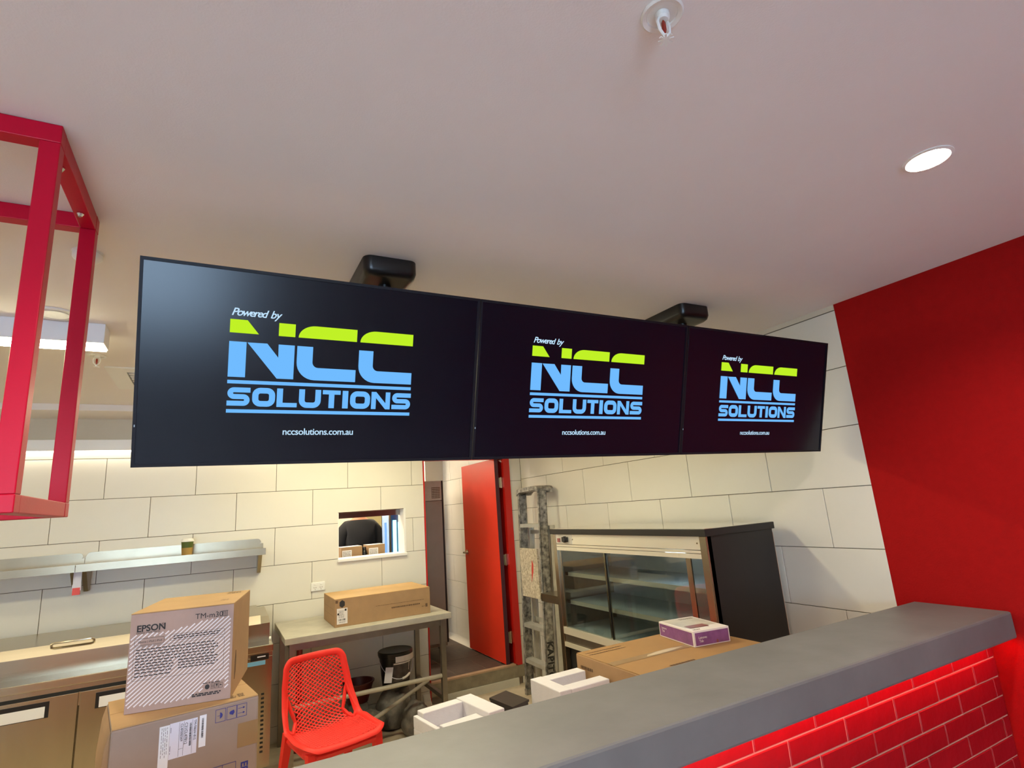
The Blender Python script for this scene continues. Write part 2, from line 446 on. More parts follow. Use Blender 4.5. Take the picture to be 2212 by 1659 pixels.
# ================================================================== COUNTER
cx0 = -1.6
counter = thing('service_counter', 'long grey plaster topped counter with red glazed brick front', 'counter', (1, 1.3, 0))
link('core_wall', B(cx0, 1.2285, 0, XR-.002, 1.43, 1.012), m_mortar, counter)
top = MB().box(cx0, 1.124, 1.010, 2.772, 1.475, 1.108, bev=.008)
link('counter_top', top, m_counter, counter)
cache = {}
pit, zp = .2757, .0705
nb = 0
for r in range(13):
    z1 = .922-zp*(r-1)+0; z0 = z1-zp
    if r == 0: z0, z1 = .922, .9925
    if z0 < .1: break
    off = (2.411 if r % 2 == 0 else 2.281)*1.225/1.2
    k = -9
    a = off+k*pit
    while a < 2.738:
        e_ = 2.7885 if 2.7885-(a+pit) < .05 else a+pit
        x0, x1 = max(a, .05)+.0026, e_-.0026; a += pit
        if x1-x0 < .03: continue
        key = round(x1-x0, 3)
        if key not in cache:
            mb = MB().box(0, 0, 0, key, .0036, zp-.0052)
            bmesh.ops.bevel(mb.bm, geom=[e for e in mb.bm.edges if all(v.co.y < .001 for v in e.verts)], offset=.0022, segments=1, affect='EDGES')
            cache[key] = mb.mesh('brick', m_brick)
        o = D.objects.new('brick', cache[key]); C.objects.link(o); o.parent = counter
        o.location = Vector((x0, 1.225+random.uniform(-.0008, .0008), z0+.0026))-counter.location; nb += 1
led = thing('led_strip', 'red glowing light strip tucked under the counter overhang', 'light', (1.3, 1.15, 1.01))
link('channel', B(.1, 1.147, 1.0075, 2.76, 1.172, 1.0098), m_steeld, led)
link('diffuser', B(.1, 1.150, 1.0050, 2.76, 1.169, 1.0075), m_lensr, led)

# staff bench behind the counter
bench = thing('staff_bench', 'low steel work ledge along the staff side of counter', 'bench', (.8, 1.9, 0))
link('bench_top', B(-.75, 1.477, .785, 2.10, 2.25, .82, bev=.003), m_steelh, bench)
for x in (-.7, .7, 2.03):
    for y in (1.5, 2.18): link('leg', B(x, y, 0, x+.04, y+.04, .785), m_steel, bench)

# ================================================================== MENU SCREENS
TL = Vector((-.204, 1.5617, 2.3345)); BLp = Vector((-.204, 1.709, 1.8092))
vd = (TL-BLp).normalized(); SH = (TL-BLp).length; xd = Vector((1, 0, 0)); sn = xd.cross(vd)   # towards the customers
if sn.y > 0: sn = -sn
def smap(o): return Matrix((xd, vd, xd.cross(vd))).transposed().to_4x4()
def logo_parts(parent, o):
    L = .0016
    def PR(): return Print(o, xd, vd, L)
    def one(m, nm, fn):
        q = PR(); fn(q); q.link(nm, m, parent)
    G_ = lambda pts: one(m_logog, 'logo_green_piece', lambda q: q.poly(pts))
    G_([(.2125, .3679), (.2856, .3679), (.2556, .4048), (.2125, .4048)])
    G_([(.3368, .3679), (.381, .3679), (.381, .4048), (.3368, .4048)])
    for a, b in ((.390, .5565), (.5667, .732)):
        cur = [(a+.048*(1-math.cos(math.radians(t)))*1.0, .3679+.0365*math.sin(math.radians(t))) for t in range(0, 91, 10)]
        G_([(b, .3679), (b, .4044)]+cur[::-1])
    Bl = lambda nm, fn: one(m_logob, nm, fn)
    Bl('logo_letter', lambda w: w.poly([(.2124, .2457), (.2555, .2457), (.2555, .3438), (.2124, .3438)]).poly([(.2575, .3432), (.3368, .2459), (.3385, .3059), (.3083, .3438)]).poly([(.3368, .2459), (.381, .2459), (.381, .3436), (.3378, .3436), (.3385, .3059)]))
    for a, b in ((.388, .557), (.5646, .7325)):
        out = arc(a+.05, .2457+.05, .05, 180, 270, 8); inn = arc(a+.0435+.016, .2825+.016, .016, 180, 270, 6)
        cp_ = [(a, .3434), (a+.0435, .3434)][::-1]+out+[(b, .2457), (b, .2823)]+inn[::-1]
        Bl('logo_letter', lambda w: w.poly(cp_))
    Bl('logo_rule', lambda w: w.rect(.2123, .2273, .7328, .2371)); Bl('logo_rule', lambda w: w.rect(.2126, .1462, .7328, .1561))
    th = .0160
    def let(fn, x0, x1): fn(x0, x1)
    v0, v1 = .1648, .2181; h = th/2; r = .0125
    def S_(w, a, b):
        m = (v0+v1)/2; q = (m-(v0+h))/2
        rr = min(r, q)
        p = [(b, v1-h)]+arc(a+h+rr, v1-h-rr, rr, 90, 180)+arc(a+h+rr, m+rr, rr, 180, 270)+arc(b-h-rr, m-rr, rr, 90, 0)+arc(b-h-rr, v0+h+rr, rr, 0, -90)+[(a, v0+h)]
        w.line(p, th*.86)
    def O_(w, a, b): w.line(rrect(a+h, v0+h, b-h, v1-h, .013), th, True)
    def L_(w, a, b): w.rect(a, v0, a+th, v1).rect(a+th, v0, b, v0+.0125)
    def U_(w, a, b): w.line([(a+h, v1)]+arc(a+h+.014, v0+h*.9+.014, .014, 180, 270)+arc(b-h-.014, v0+h*.9+.014, .014, 270, 360)+[(b-h, v1)], th)
    def T_(w, a, b): m = (a+b)/2; w.rect(a, v1-.0125, b, v1).rect(m-h, v0, m+h, v1-.0125)
    def I_(w, a, b): w.rect(a, v0, b, v1)
    def N_(w, a, b): w.poly([(a, v0), (a+.0145, v0), (a+.0145, v1), (a, v1)]).poly([(b-.0145, v0), (b, v0), (b, v1), (b-.0145, v1)]).poly([(a+.0145, v1), (a+.0145, v1-.019), (b-.0145, v0), (b-.0145, v0+.019)])
    for fn, a, b in ((S_, .2130, .2712), (O_, .2762, .3354), (L_, .3398, .3942), (U_, .3993, .4603), (T_, .4651, .5165), (I_, .5224, .5392), (O_, .5452, .6054), (N_, .6093, .6680), (S_, .6734, .7345)): Bl('logo_letter', lambda w: fn(w, a, b))
    t = PR(); t.text('nccsolutions.com.au', .3588, .0850, .0268, bold=.012, spacing=.93); t.link('web_address', m_logow, parent)
    t = PR(); t.text('Powered', .2140, .4160, .0295, bold=.014, shear=.33, spacing=.80)
    t.text('by', .3120, .4160, .0305, bold=.012, shear=.33, spacing=.9)
    t.link('script_lettering', m_logow, parent)
MM = smap(None)
for i, nm in enumerate(('leftmost, with window glare', 'middle of three', 'rightmost, nearest the red wall')):
    o = TL+xd*(.96*i)-vd*SH
    t = thing('menu_screen', 'black menu screen with blue and lime logo, '+nm, 'screen', o+xd*.48, 'menu screens hung above the counter')
    Mx = Matrix.Translation(o) @ MM
    w = .958
    bez = .0085
    f = MB().box(.001, 0, -.010, w, bez, .003).box(.001, SH-bez, -.010, w, SH, .003).box(.001, bez, -.010, bez, SH-bez, .003).box(w-bez, bez, -.010, w, SH-bez, .003)
    link('bezel', f, m_bezel, t, mtx=Mx)
    pn = link('display_panel', MB().box(bez, bez, -.010, w-bez, SH-bez, 0), m_panel, t, mtx=Mx)
    link('rear_housing', MB().box(.012, .012, -.045, w-.012, SH-.012, -.0105, bev=.006).box(.2, .12, -.07, .76, .42, -.045, bev=.004), m_black, t, mtx=Mx)
    link('indicator_light', MB().box(.004, .105, .003, .0065, .111, .0036), glow('indicator%d' % i, (.6, .75, .9), .5), t, mtx=Mx)
    logo_parts(pn, o)
# ceiling mounts with poles and the rail that carries the screens
for x, nm in ((.52, 'behind the leftmost screen'), (2.045, 'behind the right pair of screens')):
    t = thing('ceiling_mount', 'black ceiling mount box with rounded corners '+nm, 'mount', (x, 1.95, ZC), 'ceiling mounts of the menu screens')
    pts = rrect(x-.098, 1.795, x+.098, 2.10, .03)
    mb = MB(); rings = []
    for z, s in ((ZC, 1.), (ZC-.045, 1.), (ZC-.062, .95), (ZC-.07, .86)):
        rings.append([mb.bm.verts.new((x+(px-x)*s, 1.947+(py-1.947)*s, z)) for px, py in pts])
    for A, Bq in zip(rings, rings[1:]):
        for j in range(len(A)): mb.bm.faces.new((A[j], A[(j+1) % len(A)], Bq[(j+1) % len(A)], Bq[j]))
    mb.bm.faces.new(rings[-1]); mb.bm.faces.new(rings[0][::-1])
    link('ceiling_cover', mb, m_black, t, smooth=True)
    link('pole', MB().tube([(x, 1.90, ZC-.06), (x, 1.90, 2.02)], .025, 14), m_black, t, smooth=True)
    link('clamp', MB().box(x-.06, 1.72, 2.03, x+.06, 1.935, 2.11, bev=.004), m_black, t)

# ================================================================== CEILING THINGS
def downlight(x, y, label):
    t = thing('downlight', label, 'light', (x, y, ZC), 'round ceiling downlights')
    link('trim_ring', MB().lathe([(.064, 0), (.064, -.003), (.055, -.005), (.052, -.001)], (x, y, ZC), 32), m_white, t, smooth=True)
    link('lens', MB().lathe([(.0525, -.0045), (.0525, -.0035)], (x, y, ZC), 32), m_lensd, t)
    ld_ = D.lights.new('downlight_beam', 'SPOT'); ld_.energy = SPOT; ld_.color = WARM2; ld_.spot_size = math.radians(150); ld_.spot_blend = .6; ld_.shadow_soft_size = .04
    lo = D.objects.new('downlight_beam', ld_); C.objects.link(lo); lo.parent = t; lo.location = (0, 0, -.012)
downlight(1.804, .655, 'glowing round downlight in the ceiling near the red wall')
for x, y, w in ((.243, .70, 'in front of the leftmost screen'), (-1.32, .70, 'in front of the red hanging frame')):
    downlight(x, y, 'glowing round downlight '+w)
# sprinkler on the customer-side ceiling
def sprinkler(x, y, s, label):
    t = thing('fire_sprinkler', label, 'sprinkler', (x, y, ZC))
    z = ZC
    link('escutcheon', MB().lathe([(.040*s, 0), (.041*s, -.004*s), (.038*s, -.007*s), (.030*s, -.004*s), (.029*s, -.001*s)], (x, y, z), 32), m_white, t, smooth=True)
    fm = MB().lathe([(.014*s, 0), (.014*s, -.012*s), (.010*s, -.016*s)], (x, y, z), 16)
    for sg in (-1, 1): fm.tube([(x+sg*.010*s, y, z-.012*s), (x+sg*.015*s, y, z-.024*s), (x+sg*.013*s, y, z-.040*s), (x+sg*.003*s, y, z-.052*s)], .003*s, 6)
    fm.lathe([(.005*s, -.050*s), (.005*s, -.060*s)], (x, y, z), 10)
    link('frame_arms', fm, m_white, t, smooth=True)
    link('bulb', MB().lathe([(.0015*s, -.016*s), (.0045*s, -.022*s), (.0045*s, -.038*s), (.0015*s, -.048*s)], (x, y, z), 10), m_copper, t, smooth=True)
    df = MB().lathe([(.006*s, -.060*s), (.006*s, -.062*s)], (x, y, z), 10)
    for k in range(8):
        a = k*PI/4; df.box(.004*s, -.0022*s, -.0618*s, .015*s, .0022*s, -.060*s, mtx=Matrix.Translation((x, y, z)) @ Matrix.Rotation(a, 4, 'Z'))
    link('deflector', df, m_white, t)
sprinkler(.722, .608, 1.0, 'white fire sprinkler with red bulb at the top of the frame')
sprinkler(-.584, 3.376, 1.0, 'small white sprinkler on the kitchen ceiling behind the red frame')
sd = thing('smoke_detector', 'white domed smoke detector on ceiling beside the red frame', 'detector', (-.414, 2.09, ZC))
link('body', MB().lathe([(.041, 0), (.041, -.018), (.037, -.024), (.026, -.031), (.010, -.034)], (-.414, 2.09, ZC), 28), m_white, sd, smooth=True)
link('base_ring', MB().lathe([(.044, 0), (.044, -.006)], (-.414, 2.09, ZC), 28), m_white, sd)
# round air diffuser
dfu = thing('round_air_diffuser', 'round cream ceiling air diffuser seen between the red posts', 'vent', (-.63, 2.74, ZC))
link('rim', MB().lathe([(.075, 0), (.075, -.006), (.066, -.010), (.058, -.003)], (-.63, 2.74, ZC), 32), m_white, dfu, smooth=True)
link('cone', MB().lathe([(.048, -.002), (.050, -.009), (.030, -.013), (.010, -.012)], (-.63, 2.74, ZC), 28), m_white, dfu, smooth=True)
# square vent beside the screen
av = thing('square_ceiling_vent', 'square white ceiling vent half hidden by the left screen', 'vent', (-.3, 3.87, ZC))
fr = MB(); X0, Y0, X1, Y1 = -.585, 3.59, -.045, 4.13
for k, zz in ((0, 0.),):
    fr.box(X0, Y0, ZC-.008, X1, Y0+.09, ZC).box(X0, Y1-.09, ZC-.008, X1, Y1, ZC).box(X0, Y0+.09, ZC-.008, X0+.09, Y1-.09, ZC).box(X1-.09, Y0+.09, ZC-.008, X1, Y1-.09, ZC)
link('frame', fr, m_white, av)
link('core', MB().box(X0+.09, Y0+.09, ZC-.004, X1-.09, Y1-.09, ZC), m_black, av)
for k in range(6): link('louvre', MB().box(X0+.1, Y0+.105+k*.06, ZC-.012, X1-.1, Y0+.109+k*.06, ZC-.003, ).box(X0+.1, Y0+.10+k*.06, ZC-.012, X1-.1, Y0+.135+k*.06, ZC-.0105), m_white, av)
# batten lights
def batten(x0, x1, y0, y1, z0, z1, label, lens, group='kitchen batten lights', mtx=None):
    t = thing('batten_light', label, 'light', ((x0+x1)/2, (y0+y1)/2, z1), group)
    link('body', MB().box(x0, y0, z0+.003, x1, y1, z1, bev=.002), m_lum, t)
    link('lens', MB().box(x0+.006, y0+.004, z0-.004, x1-.006, y1-.004, z0+.003), lens, t)
batten(-1.73, -.472, 2.836, 2.955, 2.463, ZC, 'long white batten light lit on kitchen ceiling behind the red frame', m_lensk)
batten(.35, 1.60, 2.836, 2.955, 2.463, ZC, 'long white batten light hidden above the menu screens', m_lensk)
batten(-3.6, -2.35, 3.5, 3.62, 2.463, ZC, 'added batten light far left, unseen, for floor bounce', m_lensk)  # unseen batten added for more bounced light
batten(.35, 1.6, 4.15, 4.27, 2.463, ZC, 'long white batten light near the hatch wall, hidden by screens', m_lensk)
batten(-2.4, .55, 4.985, YB, 2.262, 2.345, 'slim wall batten light glowing along top of the tiles', m_lensw, 'wall batten light')
for x, y_, w in ((-1.2, 6.1, 'far left'), (.3, 5.9, 'above the pantry bench'), (1.3, 7.0, 'behind the upright fridge')): batten(x, x+.9, y_, y_+.12, 2.47, ZC, 'batten light on the back room ceiling '+w, m_lensb, 'back room batten lights')

# ================================================================== RED HANGING FRAME
rf = thing('hanging_frame', 'crimson square tube frame hung from the ceiling at left', 'frame', (-1, 1.6, ZC))
fx1, fya, fyb, fz0, q = -.347, 1.398, 1.853-.04, 1.697, .038
fyb = 1.851
for y in (fya, fyb-q):
    link('top_rail', B(-2.2, y, ZC-.046, fx1, y+q, ZC-.001, bev=.002), m_frame, rf)
    link('bottom_rail', B(-2.2, y, fz0, fx1, y+q, fz0+.036, bev=.002), m_frame, rf)
    for x in (fx1-q, -1.25, -2.2): link('post', B(x, y+.0006, fz0+.036, x+q-.0006, y+q-.0006, ZC-.046, bev=.002), m_frame, rf)
for x in (fx1-q, -1.25, -2.2):
    for z0, z1 in ((ZC-.046, ZC-.001), (fz0, fz0+.036)): link('cross_rail', B(x+.0006, fya+q, z0, x+q-.0006, fyb-q, z1, bev=.002), m_frame, rf)
for y in (1.50, 1.72):
    link('fixing_bolt', MB().lathe([(.009, 0), (.009, -.005), (.005, -.012)], (fx1-.020, y, ZC-.046), 8), m_brass, rf)

# ================================================================== KITCHEN: WALL SHELVES
def wall_shelf(x0, x1, label):
    t = thing('wall_shelf', label, 'shelf', ((x0+x1)/2, 4.9, 1.45), 'steel wall shelves')
    prof = [(4.758, 1.421), (4.758, 1.470), (4.772, 1.470), (4.776, 1.462), (5.052, 1.462), (5.052, 1.5), (5.056, 1.5), (5.056, 1.458), (4.768, 1.458), (4.762, 1.462), (4.762, 1.421)]
    link('shelf_tray', MB().prism(prof, x0, x1, 'x'), m_shelf, t)
    xs = [x0+.03, x1-.03]
    for a in xs:
        link('bracket', MB().prism([(5.055, 1.458), (4.82, 1.458), (4.84, 1.445), (4.985, 1.29), (5.0, 1.275), (5.055, 1.275)], a-.013, a+.013, 'x'), m_shelf, t)
    pts = arc(x1-.03, 1.5, .03, 0, 90, 5)
    return t
s1 = wall_shelf(-.822, .342, 'stainless wall shelf holding the paper cup')
s2 = wall_shelf(-2.3, -.826, 'stainless wall shelf at the far left, without a cup')
for x0, x1 in ((-.822, .33), (-2.3, -.83)):
    pp = [(x0+.002, 1.5)]+[(x1-.012, 1.5)]+arc(x1-.035, 1.508, .03, 0, 90, 4)+arc(x0+.035, 1.508, .03, 90, 180, 4)
    link('upstand', MB().prism(pp, 5.0505, 5.0575, 'y'), m_shelf, s1 if x1 > 0 else s2)
link('protective_film', MB().box(-.84, 4.822, 1.335, -.795, 4.83, 1.452).box(-.842, 4.818, 1.30, -.793, 4.834, 1.34), m_label, s1, label='loose clear film on the bracket')
link('red_film_end', MB().box(-.838, 4.816, 1.272, -.797, 4.836, 1.318), m_redtag, s1, label='red film end hanging below')
cup = thing('paper_cup', 'small takeaway cup with green band and white lid on wall shelf', 'cup', (-.188, 4.885, 1.463))
for nm, pr, mm in (('kraft_sleeve', [(.033, 0), (.037, .055)], m_kraft), ('green_wall', [(.0365, .055), (.040, .098)], m_green), ('lid', [(.043, .098), (.043, .106), (.039, .110), (.037, .120)], m_white)):
    link(nm, MB().lathe(pr, (-.188, 4.885, 1.463), 24), mm, cup, smooth=True)

# ================================================================== PREP FRIDGE
pfz = .86; xf1 = .372; xf0 = -2.0; yf = 4.285
pfr = thing('prep_fridge', 'long stainless prep fridge counter with lift-up lid and two doors', 'fridge', (-.8, 4.7, 0))
link('cabinet_body', MB().box(xf0, yf+.035, .12, xf1-.004, 5.0, .815).box(xf0, yf+.006, .70, xf1-.004, yf+.035, .815), m_steel, pfr)
link('worktop', MB().box(xf0, yf, .815, xf1, 4.55, pfz, bev=.004), m_steelh, pfr)
link('topping_well', MB().prism([(4.46, pfz), (4.46, .972), (4.60, 1.000), (5.0, 1.018), (5.0, pfz)], xf0, xf1-.012, 'x'), m_steelh, pfr)
link('well_end_cap', MB().lathe([(.012, 0), (.012, .012)], (xf1-.014, 4.462, .868), 12, 'x'), m_white, pfr)
lid = link('lid', MB().prism([(4.450, .964), (4.450, .972), (4.535, 1.018), (5.0, 1.034), (5.0, 1.019), (4.60, 1.001), (4.46, .973)], xf0, xf1-.07, 'x'), m_steelh, pfr)
hz = .99
hp = [(-.86, 4.53, 1.00), (-.86, 4.515, 1.022), (-.845, 4.512, 1.027), (-.665, 4.512, 1.027), (-.65, 4.515, 1.022), (-.65, 4.53, 1.00)]
link('lid_handle', MB().tube(hp, .007, 8), m_steelh, lid, smooth=True)
# doors: pixel-checked split at x=-.70
xs = -.662
for k, (a, b) in enumerate(((-1.42, xs-.004), (xs+.004, .05))):
    d = link('door', MB().box(a, yf+.0, .16, b, yf+.034, .772, bev=.003), m_steel, pfr)
    hx0_, hx1_ = (a+.12, b-.13) if k == 0 else (a+.075, b-.12)
    link('handle_recess', MB().box(hx0_, yf-.002, .668, hx1_, yf+.0005, .752, bev=.0), m_black, d)
    link('handle_lip', MB().box(hx0_+.018, yf-.005, .672, hx1_-.018, yf-.002, .728), m_lum, d)
link('gasket_gap', MB().box(-1.5, yf+.004, .772, .05, yf+.02, .79), m_gasket, pfr)
side = link('compressor_panel', MB().box(.056, yf-.001, .14, xf1-.006, yf+.034, .790, bev=.002), m_steel, pfr)
link('blue_film', MB().box(.06, yf-.0035, .742, .325, yf-.001, .768), m_blufilm, side, label='strip of blue protective film')
link('badge', MB().box(.235, yf-.0045, .772, .345, yf-.001, .806), m_black, side)
link('badge_mark', MB().box(.275, yf-.0052, .790, .325, yf-.0045, .797), m_label, side)
hl = MB()
for i in range(5):
    for j in range(14): hl.box(.165+i*.035, yf-.0018, .22+j*.026, .183+i*.035, yf-.001, .232+j*.026)
h_o = link('vent_holes', hl, m_gasket, side); h_o['kind'] = 'stuff'
link('key_lock', MB().lathe([(.014, 0), (.014, -.02), (.009, -.03)], (.215, yf, .595), 12, 'y'), m_blueink, side, smooth=True)
for x in (-1.9, -.6, .30):
    for y in (4.36, 4.93): link('castor', MB().lathe([(.03, -.012), (.045, -.010), (.045, .010), (.03, .012)], (x, y, .046), 16, 'x').box(x-.02, y-.02, .08, x+.02, y+.02, .12), m_black, pfr)

# ================================================================== BENCH BY THE WALL
bt = thing('steel_bench', 'dusty steel topped bench on square legs under the hatch', 'bench', (1.04, 4.65, 0))
bx0, bx1, by0, by1 = .442, 1.648, 4.270, 5.035
link('bench_top', B(bx0, by0, .836, bx1, by1, .878, bev=.003), m_dusty, bt)
lg = .038
for x in (bx0+.035, bx1-.075):
    for y in (by0+.045, by1-.07): link('leg', B(x, y, 0, x+lg, y+lg, .836), m_steeld, bt)
for y in (by0+.045, by1-.07): link('apron', B(bx0+.073, y+.006, .785, bx1-.075, y+.03, .836), m_steeld, bt)
for x in (bx0+.04, bx1-.07): link('apron', B(x, by0+.083, .79, x+.028, by1-.07, .836), m_steeld, bt)
link('side_stretcher', B(bx1-.072, by0+.083, .255, bx1-.042, by1-.07, .285), m_steeld, bt)
link('front_stretcher', MB().tube([(bx0+.073, by0+.064, .425), (bx1-.075, by0+.064, .425)], .0155, 12), m_dusty, bt, smooth=True)
link('brace', MB().tube([(bx1-.06, 4.72, .30), (.85, 4.22, .20)], .0145, 12), m_dusty, bt, smooth=True)
# carton on bench
cb = thing('long_carton', 'long brown carton with white address label lying on steel bench', 'box', (1.15, 4.6, .878))
x0, x1, yA, yB_, z0, z1 = .790, 1.520, 4.390, 4.86, .8785, 1.073
link('carton_body', B(x0, yA, z0, x1, yB_, z1-.002, bev=.002), m_card, cb)
link('carton_top', MB().box(x0+.001, yA+.001, z1-.002, x1-.001, yB_-.001, z1).box(x0, yA, z1-.0015, x1, yA+.006, z1+.0005), m_cardt, cb)
p = Print((x0, yA, z0), (1, 0, 0), (0, 0, 1), .0012)
p.rect(.014, .02, .09, .128); lb = p.link('address_label', m_boxw, cb, 'white address label')
p = Print((x0, yA, z0), (1, 0, 0), (0, 0, 1), .002)
for i in range(14): p.rect(.024+i*.0038, .043, .024+i*.0038+random.uniform(.001, .003), .056)
p.dashes(.026, .062, .068, .115, 7, .0022, 3); p.rect(.07, .108, .083, .122); p.rect(.018, .083, .030, .096); p.dashes(.03, .027, .08, .038, 2, .002, 4)
p.link('label_print', m_ink, lb)
p = Print((x0, yA, z0), (1, 0, 0), (0, 0, 1), .0012)
p.poly([(.052+.022*math.cos(math.radians(a)), .158+.027*math.sin(math.radians(a))) for a in range(30, 390, 60)])
p.link('hexagon_mark', m_ink, cb, 'dark hexagon mark')
p = Print((x0, yA, z0), (1, 0, 0), (0, 0, 1), .0012)
p.dashes(.30, .103, .70, .113, 1, .003, 9).dashes(.42, .07, .66, .09, 1, .010, 11).rect(.69, .05, .707, .075).dashes(.66, .055, .69, .06, 1, .004, 2)
p.rect(.004, .165, .022, .185); p.link('side_print', m_grime, cb)
p = Print((x0, yB_, z0), (0, -1, 0), (0, 0, 1), .0012)
p.dashes(.03, .118, .45, .122, 1, .0016, 5).dashes(.03, .07, .45, .073, 1, .0016, 5); p.link('end_seam', m_grime, cb)
# power outlet
po = thing('power_outlet', 'white double power outlet on tiled wall above the bench', 'outlet', (.77, YB, 1.11))
pl = MB().box(.716, YB-.012, 1.076, .828, YB, 1.146, bev=.004)
link('plate', pl, m_white, po)
for x in (.748, .796):
    link('switch', B(x-.009, YB-.016, 1.122, x+.009, YB-.012, 1.134, bev=.0015), m_white, po)
    s = Print((x, YB-.012, 1.1), (1, 0, 0), (0, 0, 1), .0007)
    s.poly([(-.011, .006), (-.008, .008), (-.004, .001), (-.007, -.001)]).poly([(.011, .006), (.008, .008), (.004, .001), (.007, -.001)]).rect(-.0015, -.014, .0015, -.006)
    s.link('socket_slots', m_grime, po)

# ================================================================== UNDER THE BENCH
bk = thing('black_bucket', 'black paint-splashed bucket with white lid band under the bench', 'bucket', (1.335, 4.76, .302))
bc = (1.335, 4.76, .302)
link('pail', MB().lathe([(.105, 0), (.128, .23), (.134, .232), (.134, .245), (.128, .247)], bc, 32), m_black, bk, smooth=True)
link('lid', MB().lathe([(.139, .245), (.140, .268), (.134, .275), (.12, .272)], bc, 32), m_black, bk, smooth=True)
lbm = MB()
def cyl_patch(mb, c, r0, r1, z0, z1, a0, a1, n=10):
    A = []; Bq = []
    for i in range(n+1):
        a = math.radians(a0+(a1-a0)*i/n)
        A.append(mb.bm.verts.new((c[0]+r0*math.cos(a), c[1]+r0*math.sin(a), c[2]+z0))); Bq.append(mb.bm.verts.new((c[0]+r1*math.cos(a), c[1]+r1*math.sin(a), c[2]+z1)))
    for i in range(n): mb.bm.faces.new((A[i], A[i+1], Bq[i+1], Bq[i]))
    return mb
link('white_band', cyl_patch(MB(), bc, .142, .142, .205, .248, -105, -15), m_boxw, bk, label='broad white band on the lid edge')
link('dark_label', cyl_patch(MB(), bc, .112, .129, .06, .20, -115, -35), mat('bucket_label', (.045, .03, .028), .5, col2=(.11, .09, .08), scale=30), bk)
link('paint_drips', cyl_patch(cyl_patch(cyl_patch(MB(), bc, .124, .1305, .13, .195, -52, -49, 2), bc, .118, .1305, .02, .19, -22, -17, 2), bc, .1285, .1305, .188, .198, -112, -40), m_boxw, bk, label='white paint drips')
hb = [(bc[0]+.135*math.cos(math.radians(a)), bc[1]-.01+.145*math.sin(math.radians(a)), .52-.13*math.sin(math.radians(-a))) for a in range(-175, -4, 10)]
link('bail', MB().tube(hb, .0025, 6), m_label, bk, smooth=True)
link('grip', MB().tube(hb[9:13], .009, 8), m_boxw, bk, smooth=True)
link('paper_tag', MB().box(-.030, -.001, -.055, .030, .001, .055, mtx=Matrix.Translation((1.235, 4.60, .435)) @ Matrix.Rotation(.15, 4, 'Y')), m_label, bk)
def sack(x, y, z, rx, ry, rz, label, name='rubble_sack', mm=m_bag, seed=1, zmax=9):
    rnd = random.Random(seed)
    bm = bmesh.new(); bmesh.ops.create_icosphere(bm, subdivisions=4, radius=1)
    from mathutils import noise
    for v in bm.verts:
        k = 1+.22*noise.noise(v.co*1.7+Vector((seed*3.1, 0, 0)))+.09*noise.noise(v.co*5+Vector((seed, 2, 0)))
        c = v.co*k; zz = max(c.z, -.72)
        v.co = Vector((x+c.x*rx, y+c.y*ry, min(z+(zz+.72)*rz, zmax)))
    mb = MB(); mb.bm.free(); mb.bm = bm
    return tag(link(name, mb, mm, None, (x, y, z), smooth=True), label, 'sack')
sack(1.335, 4.80, 0, .15, .13, .172, 'crumpled dark rubble sack right under the black bucket', seed=2, zmax=.300)
sack(1.42, 4.52, 0, .10, .11, .14, 'grey dusty rubble sack in front of the black bucket', seed=5)
sack(1.10, 4.66, 0, .10, .10, .12, 'grey rubble sack left of the black bucket, behind the chair', seed=9)
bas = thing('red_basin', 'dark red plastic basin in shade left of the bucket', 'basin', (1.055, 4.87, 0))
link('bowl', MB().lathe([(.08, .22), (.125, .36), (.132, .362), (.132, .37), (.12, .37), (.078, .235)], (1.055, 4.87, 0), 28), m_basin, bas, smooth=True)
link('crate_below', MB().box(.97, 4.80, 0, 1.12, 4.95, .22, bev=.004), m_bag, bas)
rp = thing('red_reflection', 'upright imitating a red chair reflection under the bench, behind red chair', 'pole', (.60, 4.8, 0))  # red upright added in place of the chair reflected in a steel bracket
link('shaft', MB().tube([(.603, 4.80, .02), (.603, 4.80, .735)], .021, 14), mat('red_reflection_paint', (.35, .03, .025), .5), rp, smooth=True)
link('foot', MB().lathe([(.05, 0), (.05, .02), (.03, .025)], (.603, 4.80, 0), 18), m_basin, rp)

tag(sack(1.12, 3.98, 0, .10, .075, .022, 'crumpled brown paper on dusty floor beyond the red chair', 'crumpled_paper', mat('brown_paper', (.20, .13, .07), .9), 11), 'crumpled brown paper on dusty floor beyond the red chair', 'paper')
tag(sack(1.56, 3.80, 0, .08, .10, .020, 'flattened dark paper scrap on dusty floor behind the left foam piece', 'crumpled_paper', mat('dark_paper', (.10, .075, .05), .9), 13), 'flattened dark paper scrap on dusty floor behind the left foam piece', 'paper')
# floor litter
def plank(x, y, L, w, h, rot, label, mm=m_timber, z=0.):
    mb = MB().box(-L/2, -w/2, 0, L/2, w/2, h, bev=.002, mtx=Matrix.Translation((x, y, z)) @ Matrix.Rotation(rot, 4, 'Z'))
    return tag(link('timber_offcut', mb, mm, None, (x, y, z)), label, 'timber')
plank(1.02, 3.86, .42, .045, .02, .10, 'flat timber offcut on dusty floor beside the red chair')
plank(1.38, 4.05, .34, .05, .015, .5, 'dark timber offcut lying near bench leg', m_grime)
plank(1.62, 4.12, .10, .06, .03, .9, 'little pale block by the bench leg', m_strip)
plank(2.2, 4.35, .42, .08, .02, 1.45, 'flat board on floor in front of the stepladder')
plank(1.2, 3.62, .5, .03, .02, -.12, 'thin dark batten on floor beyond the counter', m_grime)
plank(1.72, 4.30, .14, .12, .10, .1, 'grey block on floor right of the bench leg', m_conc)

# ================================================================== RED CHAIR
ch = thing('red_chair', 'red plastic chair with net-pattern seat and back', 'chair', (.645, 3.66, 0))
CHM = Matrix.Translation((.640, 3.655, 0)) @ Matrix.Rotation(math.radians(13), 4, 'Z')
